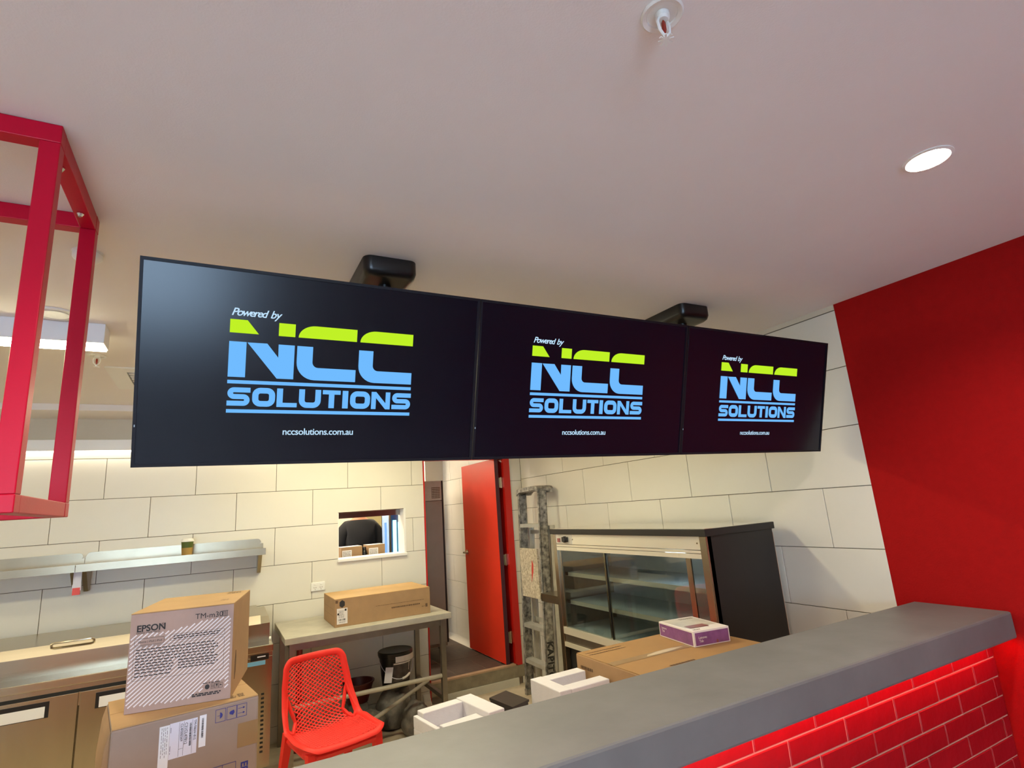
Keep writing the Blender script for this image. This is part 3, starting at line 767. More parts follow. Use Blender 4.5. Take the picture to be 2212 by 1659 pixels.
# shell: v along the profile from seat front to back top, u across
prof = [(-.235, .440), (-.20, .452), (-.10, .446), (0, .436), (.09, .430), (.155, .436), (.195, .470), (.220, .535), (.242, .62), (.262, .71), (.280, .79), (.287, .825)]
cum = [0]
for a, b in zip(prof, prof[1:]): cum.append(cum[-1]+math.dist(a, b))
TT = cum[-1]
def prof_at(v):
    s = max(0, min(1, v))*TT
    for i in range(len(cum)-1):
        if s <= cum[i+1]+1e-9:
            k = (s-cum[i])/(cum[i+1]-cum[i]); a, b = prof[i], prof[i+1]
            # smooth with Catmull-Rom
            p0 = prof[max(i-1, 0)]; p3 = prof[min(i+2, len(prof)-1)]
            def cr(j): return .5*((2*a[j])+(-p0[j]+b[j])*k+(2*p0[j]-5*a[j]+4*b[j]-p3[j])*k*k+(-p0[j]+3*a[j]-3*b[j]+p3[j])*k**3)
            return cr(0), cr(1)
    return prof[-1]
def halfw(v):
    K = [(0, .200), (.06, .230), (.20, .238), (.38, .236), (.48, .232), (.60, .226), (.80, .208), (.93, .192), (1.0, .178)]
    for (a, wa), (b, wb_) in zip(K, K[1:]):
        if v <= b:
            k = (v-a)/(b-a); k = k*k*(3-2*k)*.5+k*.5; return wa+(wb_-wa)*k
    return .178
def shell(u, v, off=0.):
    y, z = prof_at(v); w = halfw(v)
    f = max(0, min(1, (v-.40)/.2))
    z += .018*u*u*(1-f)+.030*(u*u)*math.exp(-((v-.42)/.17)**2); y -= .035*u*u*f+.060*u*u*math.exp(-((v-.50)/.17)**2)
    z -= .012*(abs(u)**3)*(max(0, .06-v)/.06)
    return Vector((u*w, y, z-off))
def rimline(s):   # closed outline in (u,v) with rounded corners
    return s
out = []
cu_, cv_ = .22, .05
def corner(uc, vc, a0, a1): return [(uc+cu_*math.cos(math.radians(a0+(a1-a0)*i/6)), vc+cv_*math.sin(math.radians(a0+(a1-a0)*i/6))) for i in range(7)]
out += [(u, 0.) for u in [-.74+.148*i for i in range(1, 10)]]
out += corner(1-cu_, cv_, -90, 0)+[(1, cv_+(1-2*cv_)*i/30) for i in range(1, 30)]+corner(1-cu_, 1-cv_, 0, 90)
out += [(u, 1.) for u in [.74-.148*i for i in range(1, 10)]]+corner(-1+cu_, 1-cv_, 90, 180)+[(-1, 1-cv_-(1-2*cv_)*i/30) for i in range(1, 30)]+corner(-1+cu_, cv_, 180, 270)
def local(mb): return mb.xf(CHM)
mb = MB()
cen = [shell(u*.955, .012+v*.976) for u, v in out]
n = len(cen); rings = []
for i, p in enumerate(cen):
    u, v = out[i]
    t = (cen[(i+1) % n]-cen[i-1]).normalized()
    inn = (shell(u*.80, .5+(v-.5)*.93)-p).normalized(); inn = (inn-t*inn.dot(t)).normalized(); nn = t.cross(inn)
    ring = []
    for a in range(8):
        an = 2*PI*a/8
        ring.append(mb.bm.verts.new(p+inn*(.021*math.cos(an)+.004)+nn*.0095*math.sin(an)))
    rings.append(ring)
for i in range(n):
    A, Bq = rings[i], rings[(i+1) % n]
    for j in range(8): mb.bm.faces.new((A[j], A[(j+1) % 8], Bq[(j+1) % 8], Bq[j]))
link('shell_rim', local(mb), m_chair, ch, smooth=True)
# net of crossing ribs
mb = MB()
def inside(u, v):
    if abs(u) > .93 or v < .02 or v > .975: return False
    if abs(u) > .72 and v > .9 and (abs(u)-.72)/.26+(v-.9)/.09 > 1.0: return False
    # hand-hole beside the seat joint
    if abs(abs(u)-.81)/.22+abs(v-.60)/.155 < 1: return False
    return True
SL, ST = .19, .0278       # slope and spacing of the ribs over the shell
for sgn in (1, -1):
    for k in range(-9, 46):
        seg = []
        for i in range(0, 61):
            u = -1+2*i/60.; v = k*ST+sgn*SL*u
            if inside(u, v): seg.append(shell(u, v))
            else:
                if len(seg) > 2: mb.tube(seg, .0029, sq=True)
                seg = []
        if len(seg) > 2: mb.tube(seg, .0029, sq=True)
o = link('net', local(mb), m_chair, ch)
for sg in (-1, 1):
    mb = MB()
    lp = [(sg*.64, .58), (sg*.80, .465), (sg*.945, .56), (sg*.86, .75)]
    pts = []
    for i in range(4):
        a, b = lp[i], lp[(i+1) % 4]
        pts += [(a[0]+(b[0]-a[0])*j/5, a[1]+(b[1]-a[1])*j/5) for j in range(5)]
    mb.tube([shell(u, v) for u, v in pts], (.011, .011), 8, True)
    link('hand_hole_rim', local(mb), m_chair, ch, smooth=True)
link('seat_apron', local(MB().tube([(-.19, .17, .415), (-.205, -.12, .418), (-.17, -.205, .416), (.17, -.205, .416), (.205, -.12, .418), (.19, .17, .415)], (.022, .012), 4, flat=(0, 0, 1))), m_chair, ch)
for sx in (-1, 1):
    link('leg', local(MB().tube([(sx*.190, -.185, .435), (sx*.200, -.20, .25), (sx*.215, -.225, 0)], [.034, .027, .020], 4)), m_chair, ch)
    link('leg', local(MB().tube([(sx*.185, .175, .45), (sx*.200, .215, .25), (sx*.215, .26, 0)], [.034, .027, .020], 4)), m_chair, ch)

# ================================================================== STEPLADDER
ld = thing('stepladder', 'folded aluminium stepladder spattered with black paint in the corner', 'ladder', (2.6, 4.6, 0))
ny, fy = 4.36, 4.735
def lx(z): return 2.515+z*.034
def chan(mb, y0, y1, xa, xb, w, z0, z1, out):
    # C channel: web facing out (-1: towards -y)
    for a, b in ((0, 1),):
        if out < 0: ya, yb2 = y0, y0+.004
        else: ya, yb2 = y1-.004, y1
        def pr(x0a, x1a, ylo, yhi):
            P = [(xa+x0a, ylo, z0), (xa+x1a, ylo, z0), (xa+x1a, yhi, z0), (xa+x0a, yhi, z0), (xb+x0a, ylo, z1), (xb+x1a, ylo, z1), (xb+x1a, yhi, z1), (xb+x0a, yhi, z1)]
            mb.poly(P, [(0, 1, 2, 3), (4, 5, 6, 7), (0, 1, 5, 4), (1, 2, 6, 5), (2, 3, 7, 6), (3, 0, 4, 7)])
        pr(0, w, ya, yb2); pr(0, .004, y0, y1); pr(w-.004, w, y0, y1)
    return mb
link('front_rail', chan(MB(), ny, ny+.028, lx(0), lx(1.77), .082, .01, 1.77, -1), m_alu, ld, label='near front rail, heavily spattered, lettered')
link('front_rail', chan(MB(), fy, fy+.028, lx(0), lx(1.77), .082, .01, 1.77, 1), m_alu, ld)
link('rear_rail', chan(MB(), ny+.0, ny+.03, lx(0)+.115, lx(1.5)+.095, .055, .01, 1.46, -1), m_alul, ld)
link('rear_rail', chan(MB(), fy, fy+.03, lx(0)+.115, lx(1.5)+.095, .055, .01, 1.46, 1), m_alul, ld)
for z in (.30, .60, .90, 1.20, 1.48):
    link('tread', MB().box(lx(z), ny+.004, z-.004, lx(z)+.08, fy+.024, z+.002).box(lx(z), ny+.004, z-.03, lx(z)+.003, fy+.024, z-.004), m_alul, ld)
for z in (.22, .62, 1.02, 1.40):
    link('rear_bar', B(lx(z)+.125, ny+.004, z-.018, lx(z)+.135, fy+.026, z+.018), m_alul, ld)
capx = lx(1.8)
cp = [(ny-.006, 1.755), (ny-.006, 1.79), (ny+.01, 1.812), (ny+.06, 1.822), (fy-.03, 1.815), (fy+.02, 1.80), (fy+.034, 1.785), (fy+.034, 1.745), (fy+.012, 1.76), (fy-.02, 1.775), (ny+.07, 1.785), (ny+.03, 1.775)]
link('top_cap', MB().prism(cp, capx-.015, capx+.155, 'x'), m_alu, ld)
for y in (ny, fy): link('foot', MB().box(lx(0)-.006, y-.005, 0, lx(0)+.088, y+.033, .045, bev=.003), m_alu, ld)
link('label_board', MB().box(lx(1.0)-.014, ny+.045, .84, lx(1.2)-.003, fy-.012, 1.265, ).xf(Matrix.Translation((0, 0, 0))), m_speck, ld, label='speckled pale board with a red streak')
p = Print((lx(1.0)-.014, fy-.012, .88), (0, -1, 0), (0, 0, 1), .0008)
p.poly([(.19, .09), (.235, .19), (.24, .25), (.22, .29), (.205, .22)]); p.link('red_streak', m_redtag, ld)
p = Print((lx(.5)+.002, ny, .20), (.034, 0, 1), (-1, 0, 0), .0008)
ztop = .84
q = text_mb('KAPITOL', (lx(.5)+.014, ny, .50), (-.034, 0, -1), (1, 0, -.034), .080, bold=.045, spacing=1.12)
# keep the lettering on the outer face of the near rail
link('rail_lettering', q, m_ink, ld, label='black stencilled lettering')

# ================================================================== DISPLAY CABINET
dc = thing('heated_display_cabinet', 'black sided glass fronted food display cabinet against tiled wall', 'cabinet', (2.45, 2.8, 0))
ax, bx, ya, yb, zt = 2.19, 2.70, 2.085, 3.555, 1.466
link('top_panel', B(ax-.012, ya-.012, zt-.036, bx+.01, yb+.02, zt, bev=.002), m_blackp, dc)
link('top_sheet', B(ax-.006, ya-.006, zt, bx+.008, yb+.015, zt+.002), mat('polished_sheet', (.72, .69, .62), .10, 1.), dc)
link('end_panel', B(ax+.012, ya, .06, bx, ya+.02, zt-.036), m_blackp, dc, label='black panel facing the counter')
link('end_panel', B(ax+.012, yb-.02, .06, bx, yb, zt-.036), m_steeld, dc)
link('back_panel', B(bx-.015, ya+.02, .06, bx, yb-.02, zt-.036), m_cabin, dc)
link('back_edge_strip', B(bx, ya+.002, .5, bx+.006, ya+.02, 1.41), m_timber, dc)
for y in (ya, yb-.045): link('post', B(ax, y, .06, ax+.04, y+.045, zt-.036, bev=.002), m_steel, dc)
hdp = link('header_panel', B(ax+.004, ya+.045, 1.362, ax+.03, yb-.045, zt-.036), m_trim, dc)
link('control_plate', B(ax+.0005, 3.31, 1.364, ax+.0045, yb-.047, zt-.038), m_alul, hdp)
link('rocker_switch', B(ax-.006, 3.455, 1.375, ax+.001, 3.485, 1.402), m_maroon, hdp)
link('dial', MB().lathe([(.022, 0), (.022, -.014), (.018, -.02)], (ax, 3.385, 1.395), 20, 'x').box(ax-.012, 3.35, 1.378, ax, 3.42, 1.412, bev=.003), m_black, hdp, smooth=True)
for y in (3.30, 2.15): link('screw', MB().lathe([(.005, 0), (.004, -.003)], (ax+.004, y, 1.395), 8, 'x'), m_steel, hdp)
for z0, z1 in ((1.345, 1.359), (1.318, 1.342)): link('top_track', B(ax+.001, ya+.045, z0, ax+.035, yb-.045, z1), m_trim, dc)
link('floor_tray', B(ax+.03, ya+.02, .775, bx-.015, yb-.02, .79), m_cabin, dc)
link('bottom_track', B(ax+.001, ya+.045, .755, ax+.035, yb-.045, .798), m_trim, dc)
link('kick_panel', B(ax+.012, ya+.045, .70, ax+.03, yb-.045, .755), m_steeld, dc)
link('lower_rail', B(ax+.001, ya+.045, .672, ax+.035, yb-.045, .70), m_trim, dc)
for z in (1.155, .965):
    sh = link('shelf', B(ax+.075, ya+.02, z-.004, bx-.03, yb-.025, z), m_cabin, dc)
    link('shelf_edge', B(ax+.068, ya+.02, z-.022, ax+.075, yb-.025, z+.004), m_trim, sh)
    for y in (yb-.05,): link('shelf_clip', B(ax+.06, y-.012, z-.018, ax+.068, y+.012, z+.006), m_black, sh)
gd = [(2.96, yb-.045, .016), (ya+.045, 2.99, .024)]
for y0_, y1_, dx in gd:
    d = link('glass_door', B(ax+dx, y0_, .798, ax+dx+.004, y1_, 1.318), m_glass, dc)
    link('door_stile', B(ax+dx-.002, y1_-.03, .798, ax+dx+.006, y1_-.0005, 1.318), m_steel, d)
    if y0_ < 2.5: link('door_stile', B(ax+dx-.002, y0_+.10, .798, ax+dx+.006, y0_+.135, 1.318), m_steel, d)
    else: link('door_edge', B(ax+dx-.001, y0_, .798, ax+dx+.005, y0_+.006, 1.318), m_black, d)
link('end_tray', MB().box(ax+.0, yb, .985, ax+.20, yb+.235, .995).box(ax, yb, .94, ax+.008, yb+.235, .985).box(ax, yb+.227, .94, ax+.20, yb+.235, .985).box(ax+.19, yb, .94, ax+.2, yb+.227, .985), m_steel, dc)
link('added_lamp', MB().tube([(ax+.13, 2.38, 1.345), (ax+.13, 2.52, 1.345)], .013, 10), glow('added_lamp_glow', (.75, .9, 1), 24), dc)  # lamp added to lift the dim cabinet interior
link('base', B(ax+.06, ya+.05, 0, bx-.02, yb-.05, .06), m_gasket, dc)
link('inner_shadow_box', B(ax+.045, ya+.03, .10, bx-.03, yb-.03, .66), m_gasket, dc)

# ================================================================== BOXES ON THE STAFF BENCH
def on_face(origin, M_, ax, ay, lift=.0008):
    R3 = M_.to_3x3(); return Print(M_ @ Vector(origin), R3 @ Vector(ax), R3 @ Vector(ay), lift)
# large carton
bb = thing('large_carton', 'large brown carton with shipping labels under the printer carton', 'box', (-.06, 2.08, .82))
BM = Matrix.Translation((-.219, 1.897, .8205)) @ Matrix.Rotation(math.radians(9.3), 4, 'Z')
W_, D_, H_ = .357, .318, .3295
link('carton_body', MB().box(0, 0, 0, W_, D_, H_-.003, bev=.005), m_cardg, bb, mtx=BM)
link('top_flaps', MB().box(.002, .002, H_-.003, W_-.002, D_/2-.0015, H_).box(.002, D_/2+.0015, H_-.003, W_-.002, D_-.002, H_), m_cardt, bb, mtx=BM)
link('side_flap', MB().prism([(-.004, .04), (-.016, .10), (-.018, .2), (-.010, .29), (-.001, H_-.006), (.001, .3), (.001, .03)], .015, D_-.01, 'y'), m_card, bb, mtx=BM, label='bulging glued side flap')
p = on_face((0, 0, 0), BM, (1, 0, 0), (0, 0, 1)); p.poly([(.118, H_-.115), (.208, H_-.066), (.208, H_-.018), (.118, H_-.030)]) if False else None
p.rect(.132, H_-.108, .198, H_-.020); p.link('shipping_label', m_label, bb, 'white shipping label')
p = on_face((0, 0, 0), BM, (1, 0, 0), (0, 0, 1)); p.rect(.108, H_-.150, .1315, H_-.022); m_lab2 = mat('paper_label_bright', (.74, .76, .80), .5); p.link('address_strip', m_lab2, bb, 'narrow white strip label')
p = on_face((0, 0, 0), BM, (1, 0, 0), (0, 0, 1)); p.rect(.203, H_-.098, .220, H_-.018); p.link('barcode_label', m_lab2, bb, 'narrow white barcode label')
p = on_face((0, 0, 0), BM, (0, 0, -1), (1, 0, 0), .0014)   # text turned to read downwards: axis u down, v to the right
def dn(z): return -(H_-z)
p = Print(BM @ Vector((0, 0, H_)), BM.to_3x3() @ Vector((0, 0, -1)), BM.to_3x3() @ Vector((1, 0, 0)), .0016)
p.text('TM-T82IV-812', .024, .1895, .0085, bold=.0).text('C31CL47812', .026, .1675, .0100).text('CL4F000369', .026, .1575, .0085)
p.line([(.022, .1655), (.106, .1655)], .0006).line([(.022, .186), (.106, .186)], .0006).line([(.022, .1545), (.106, .1545)], .0006).line([(.088, .1545), (.088, .1655)], .0006)
rb = random.Random(3); u = .03
while u < .085: d_ = rb.uniform(.0006, .002); p.rect(u, .1790, u+d_, .1838); u += d_+rb.uniform(.0006, .0016)
u = .026
while u < .075: d_ = rb.uniform(.0006, .002); p.rect(u, .2085, u+d_, .2135); u += d_+rb.uniform(.0006, .0016)
p.dashes(.026, .1115, .10, .1285, 4, .0009, 7).dashes(.03, .1335, .045, .1355, 1, .001, 2).dashes(.075, .1335, .1, .1355, 1, .001, 2)
p.link('label_print', m_ink, bb)
p = on_face((0, 0, 0), BM, (1, 0, 0), (0, 0, 1), .001)
hi = H_
def sym():
    return on_face((0, 0, 0), BM, (1, 0, 0), (0, 0, 1), .001)
def done(q): q.link('handling_symbol', m_blueink, bb, 'blue handling symbol')
p = sym(); p.frame(.243, hi-.047, .268, hi-.014, .0011)
p.poly([(.254, hi-.022), (.254, hi-.039), (.259, hi-.036), (.261, hi-.0305), (.259, hi-.025)]).line([(.247, hi-.0305), (.254, hi-.0305)], .001); done(p)
p = sym(); p.frame(.272, hi-.047, .297, hi-.014, .0011); p.poly([(.281, hi-.026), (.290, hi-.024), (.292, hi-.031), (.288, hi-.037), (.280, hi-.034), (.278, hi-.030)]); done(p)
p = sym(); p.frame(.2985, hi-.047, .324, hi-.014, .0011)
for zz in (-.024, -.037): p.line([(.301, hi+zz), (.318, hi+zz)], .0011).poly([(.320, hi+zz), (.314, hi+zz+.003), (.314, hi+zz-.003)])
done(p); p = sym(); p.frame(.232, hi-.235, .300, hi-.160, .0012).line([(.266, hi-.235), (.266, hi-.160)], .0012); p.link('printed_grid', m_blueink, bb)
p = Print(BM @ Vector((0, 0, H_)), BM.to_3x3() @ Vector((0, 0, -1)), BM.to_3x3() @ Vector((1, 0, 0)), .001)
p.text('EPSON', .166, .314, .026, bold=.03); p.link('maker_lettering', m_blueink, bb)
p = on_face((0, 0, 0), BM, (1, 0, 0), (0, 0, 1), .0009); p.rect(.302, hi-.128, .356, hi-.065); p.link('tape_patch', m_tape, bb)
p = on_face((0, 0, H_), BM, (1, 0, 0), (0, 1, 0), .0006)
for i in range(2): p.dashes(.285+i*.022, .022, .303+i*.022, .06, 5, .004, 20+i)
p.link('top_stamp', m_grime, bb)
# printer carton
pb = thing('printer_carton', 'printed brown carton with white diagonal stripes, topmost of the left pair', 'box', (-.05, 2.18, 1.15))
PM = Matrix.Translation((-.208, 2.020, 1.1502)) @ Matrix.Rotation(math.radians(-10), 4, 'Z')
w_, d_, h_ = .270, .345, .2655
link('carton_body', MB().box(0, .001, 0, w_, d_, h_-.002, bev=.0015), m_card, pb, mtx=PM)
link('front_face', MB().box(.001, 0, .001, w_-.001, .0012, h_-.003), mat('carton_front_print', (.37, .262, .222), .6, var=.05, scale=20), pb, mtx=PM, label='greyish printed front')
link('top_flap', MB().box(.0, .0, h_-.002, w_, d_, h_), m_cardt, pb, mtx=PM)
link('hand_slot', MB().prism([(.05, .04), (.068, .06), (.072, .10), (.062, .12), (.054, .09)], w_-.0005, w_+.0012, 'x'), m_grime, pb, mtx=PM)
def front(l=.0008): return on_face((0, 0, 0), PM, (1, 0, 0), (0, 0, 1), l)
p = front(.0006)
def cliptop(u): return h_*(.79 if u < .38*w_ else .79+.075*min(1, (u/w_-.38)/.40)) 
sp = .0114
for k in range(-30, 60):
    c = k*sp            # stripe: v = u*1.0 + c'
    sl = .86
    pts = []
    for i in range(0, 55):
        u = .004+(w_-.012)*i/54.; v = c+(u)*sl-.06
        ok = .014 < v < cliptop(u)
        if v < .03 and u > .62*w_ and v < .030: ok = ok and v > .030-.0
        if .028*w_/.27 < u < .088 and .176 < v < .196: ok = False
        if .198 < u < .25 and .03 < v < .052: ok = False
        if ok: pts.append((u, v))
        else:
            if len(pts) > 1: p.line([pts[0], pts[-1]], .0034)
            pts = []
    if len(pts) > 1: p.line([pts[0], pts[-1]], .0034)
p.link('white_stripes', m_stripe, pb)
p = front(.0011)
p.text('EPSON', .0165, .2145, .0245, bold=.028, spacing=.98).text('\u00ae', .079, .2255, .010)
p.text('EXCEED YOUR VISION', .0168, .2085, .0062, spacing=.95)
p.text('TM-m30', .166, .2315, .0215, bold=.0, spacing=1.0).rect(.2378, .2315, .2540, .2328).rect(.2378, .2455, .2540, .2468)
for a in (.2396, .2451, .2506): p.rect(a, .2333, a+.0016, .2450)
p.rframe(.014, .177, .088, .195, .0008, .004).text('iPhone | iPad | iPod', .022, .1835, .0078)
p.rframe(.103, .180, .247, .197, .0007, .005).dashes(.112, .1825, .238, .1945, 2, .0026, 31)
p.rframe(.014, .084, .247, .173, .0006, .003)
p.dashes(.019, .130, .238, .169, 5, .0026, 33).dashes(.019, .108, .12, .130, 3, .0026, 34).dashes(.128, .100, .238, .129, 4, .0026, 35).dashes(.019, .090, .115, .108, 2, .0026, 36)
p.poly([(.207+.0062*math.cos(a*PI/6), .041+.0068*math.sin(a*PI/6)) for a in range(12)])
for a in (.217, .2275, .238): p.frame(a, .0345, a+.0092, .048, .0007)
p.poly([(.2295, .046), (.235, .046), (.2335, .041), (.2325, .036), (.231, .041)]).poly([(.2395, .0405), (.2455, .0405), (.2425, .045)]).line([(.2195, .037), (.2195, .0455)], .0012).line([(.223, .037), (.223, .0455)], .0012)
p.dashes(.195, .0495, .247, .0535, 1, .002, 40).dashes(.168, .0185, .247, .0275, 2, .0032, 41)
p.link('front_print', m_ink, pb)
p = on_face((0, 0, h_), PM, (1, 0, 0), (0, 1, 0), .0006); p.dashes(.205, .27, .25, .325, 3, .008, 6).dashes(.215, .09, .24, .13, 2, .005, 8); p.link('top_print', m_grime, pb)
# wide carton on the right
wc = thing('wide_carton', 'wide flat brown carton with torn tape below the purple box', 'box', (1.77, 1.99, .82))
x0, x1, y0, y1, z0, z1 = 1.420, 2.100, 1.700, 2.190, .8205, .999
link('carton_body', B(x0, y0, z0, x1, y1, z1-.003, bev=.003), m_card, wc)
link('top_flaps', MB().box(x0+.002, y0+.002, z1-.003, x1-.002, (y0+y1)/2-.0015, z1).box(x0+.002, (y0+y1)/2+.0015, z1-.003, x1-.002, y1-.002, z1), mat('cardboard_warm_top', (.34, .19, .07), .7, var=.06, scale=8), wc)
p = Print((x0, y0, z1), (1, 0, 0), (0, 1, 0), .0008); p.rect(-.0, .221, .52, .269); p.link('tape', m_tape, wc)
p = Print((x0, y0, z1), (1, 0, 0), (0, 1, 0), .0014); p.poly([(.18, .232), (.25, .228), (.36, .238), (.40, .247), (.35, .263), (.26, .262), (.20, .25)]); p.link('torn_tape', m_tapec, wc, 'pale torn strip of tape')
p = Print((x0, y0, z1), (1, 0, 0), (0, 1, 0), .0012); p.dashes(.02, .40, .22, .46, 2, .006, 4).dashes(.16, .06, .30, .09, 1, .012, 5); p.link('scuffs', m_grime, wc)
p = Print((x0, y1, z0), (0, -1, 0), (0, 0, 1), .0009); p.dashes(.03, .12, .13, .14, 1, .012, 15); p.link('side_print', m_grime, wc)
# tablet carton
tb = thing('tablet_carton', 'small purple and white tablet carton on the wide brown carton', 'box', (1.94, 2.0, 1.0))
A_ = Vector((1.839, 1.898, .9998)); ex = Vector((.187, -.030, 0)).normalized(); ey = Vector((.030, .187, 0)).normalized()
TM = Matrix((ex, ey, Vector((0, 0, 1)))).transposed().to_4x4(); TM.translation = A_
tw, td, th_ = .189, .262, .064
link('carton_body', MB().box(0, 0, 0, tw, td, th_, bev=.0015), m_boxw, tb, mtx=TM)
def tp(o, a, b, l=.0008): return on_face(o, TM, a, b, l)
p = tp((0, 0, 0), (1, 0, 0), (0, 0, 1)); p.rect(.008, .005, tw-.006, th_-.008); p.link('front_purple_panel', m_purple, tb)
p = tp((0, td, 0), (0, -1, 0), (0, 0, 1)); p.rect(.006, .005, td-.008, th_-.007); p.link('side_purple_panel', m_purple, tb)
p = tp((0, 0, 0), (1, 0, 0), (0, 0, 1), .0014); p.text('Lenovo', .024, .031, .0145, bold=.01).text('Tab', .026, .017, .0145, bold=.01); p.link('front_lettering', m_boxw, tb)
p = tp((0, td, 0), (0, -1, 0), (0, 0, 1), .0014); p.text('Lenovo', .022, .038, .0135, bold=.01).text('Tab', .024, .025, .0135, bold=.01); p.link('side_lettering', m_boxw, tb)
p = tp((0, 0, th_), (1, 0, 0), (0, 1, 0)); p.rect(.012, .07, tw-.012, td-.014); p.link('top_picture', m_shot, tb)
p = tp((0, 0, th_), (1, 0, 0), (0, 1, 0), .0014); p.poly([(.025, .05), (.125, .05), (.125, .10), (.025, .10)]); p.link('top_picture_band', m_maroon, tb)
p = tp((0, 0, th_), (1, 0, 0), (0, 1, 0), .0014); p.dashes(.015, .012, .06, .03, 2, .004, 4).dashes(.09, td-.05, .17, td-.022, 2, .006, 6); p.link('top_print', m_grime, tb)
p = tp((0, 0, 0), (1, 0, 0), (0, 0, 1), .0016); p.poly([(.120+.006*math.cos(a*PI/6), .012+.007*math.sin(a*PI/6)) for a in range(12)]); p.link('seal_dot', m_maroon, tb)
# foam packing pieces
def foam(loc, rot, parts, label):
    t = thing('foam_packing', label, 'packing foam', loc, 'white packing foam pieces')
    Mf = Matrix.Translation(loc) @ Matrix.Rotation(rot, 4, 'Z')
    for i, (nm, b) in enumerate(parts): link(nm, MB().box(*b, bev=.003), m_foam, t, mtx=Mf)
foam((.674, 1.972, .8205), math.radians(8), [('base_slab', (.045, 0, 0, .30, .24, .04)), ('joining_block', (.232, 0, .04, .30, .24, .10)), ('rear_arm', (.062, .188, .04, .232, .24, .097)), ('end_lip', (.045, .0, .04, .062, .24, .082)), ('front_arm', (.075, .0, .04, .232, .09, .080))], 'white foam end cap lying left on the staff bench')
foam((1.168, 1.935, .8205), math.radians(2), [('base_slab', (0, 0, 0, .24, .215, .04)), ('joining_block', (0, 0, .04, .054, .215, .132)), ('rear_arm', (.054, .155, .04, .238, .215, .130)), ('front_arm', (.054, .0, .04, .24, .062, .130)), ('inner_step', (.054, .062, .04, .075, .155, .10))], 'white foam end cap lying right, next to the wide carton')
bl = thing('dark_case', 'small dark brown case lying between the two foam pieces', 'case', (1.05, 2.15, .82))
Mb = Matrix.Translation((1.044, 2.093, .8205)) @ Matrix.Rotation(math.radians(20), 4, 'Z')
link('case_body', MB().prism([(0, 0), (0, .060), (.121, .072), (.121, 0)], 0, .092, 'x'), m_brown, bl, mtx=Mb)
link('case_lid', MB().prism([(-.003, .060), (-.003, .068), (.122, .082), (.124, .074), (.121, .072)], -.003, .095, 'x'), m_brown, bl, mtx=Mb)

# ================================================================== PASSAGE AND BACK ROOM
uf = thing('upright_fridge', 'tall grey steel upright fridge with top grille seen through doorway', 'fridge', (1.98, 6.0, ZP))
ux0, ux1, uy0, uy1 = 1.81, 2.185, 5.75, 6.45
link('cabinet_body', B(ux0, uy0+.05, ZP+.12, ux1, uy1, 1.985), m_steeld, uf)
link('door', B(ux0, uy0, ZP+.16, ux1-.022, uy0+.048, 1.77, bev=.003), mat('fridge_door_steel', (.26, .235, .20), .45, .25, var=.05), uf)
tpn = link('top_panel', B(ux0, uy0, 1.775, ux1-.022, uy0+.048, 1.985, bev=.002), m_dusty, uf)
gr = MB()
for k in range(7): gr.box(2.05, uy0-.003, 1.80+k*.018, 2.145, uy0, 1.806+k*.018)
for k in range(6): gr.box(2.052+k*.018, uy0-.0035, 1.797, 2.055+k*.018, uy0, 1.918)
link('grille', gr, m_grime, tpn)
link('door_gasket', B(ux1-.022, uy0+.01, ZP+.16, ux1, uy0+.05, 1.985), m_gasket, uf)
for x in (ux0+.05, ux1-.05):
    for y in (uy0+.09, uy1-.07): link('castor', MB().lathe([(.04, -.015), (.06, -.012), (.06, .012), (.04, .015)], (x, y, ZP+.062), 18, 'x').box(x-.03, y-.03, ZP+.09, x+.03, y+.03, ZP+.12), m_black, uf)
# glass-door cooler lit by tubes
gc = thing('glass_door_cooler', 'tall drinks cooler with bright cyan light tubes seen through hatch', 'fridge', (1.6, 5.8, ZP))
gx0, gx1, gy0, gy1 = 1.545, 1.73, 5.62, 5.93
link('cabinet_shell', MB().box(gx0, gy0+.03, ZP, gx0+.012, gy1, 2.1).box(gx1-.012, gy0+.03, ZP, gx1, gy1, 2.1).box(gx0, gy1-.02, ZP, gx1, gy1, 2.1).box(gx0, gy0+.03, ZP, gx1, gy1, ZP+.12).box(gx0, gy0+.03, 2.0, gx1, gy1, 2.1), mat('cooler_lit_blue', (.40, .55, .80), .3), gc)  # blue LED glow on the glass side is put into the shell colour
link('glass_door', B(gx0+.014, gy0+.022, ZP+.12, gx1-.014, gy0+.028, 2.0), m_glassf, gc)
for x0_, x1_ in ((gx0, gx0+.014), (gx1-.075, gx1)): link('door_frame', B(x0_, gy0, ZP+.1, x1_, gy0+.03, 2.05), m_steel, gc)
link('light_tube', MB().tube([(1.600, gy0+.012, ZP+.3), (1.600, gy0+.012, 1.60)], .018, 12), m_led, gc)
link('light_tube', MB().tube([(1.536, gy0+.12, ZP+.3), (1.536, gy0+.12, 1.58)], .011, 10), m_led2, gc)
link('edge_light', MB().tube([(1.634, gy0-.006, ZP+.3), (1.634, gy0-.006, 1.58)], .005, 8), m_led, gc)
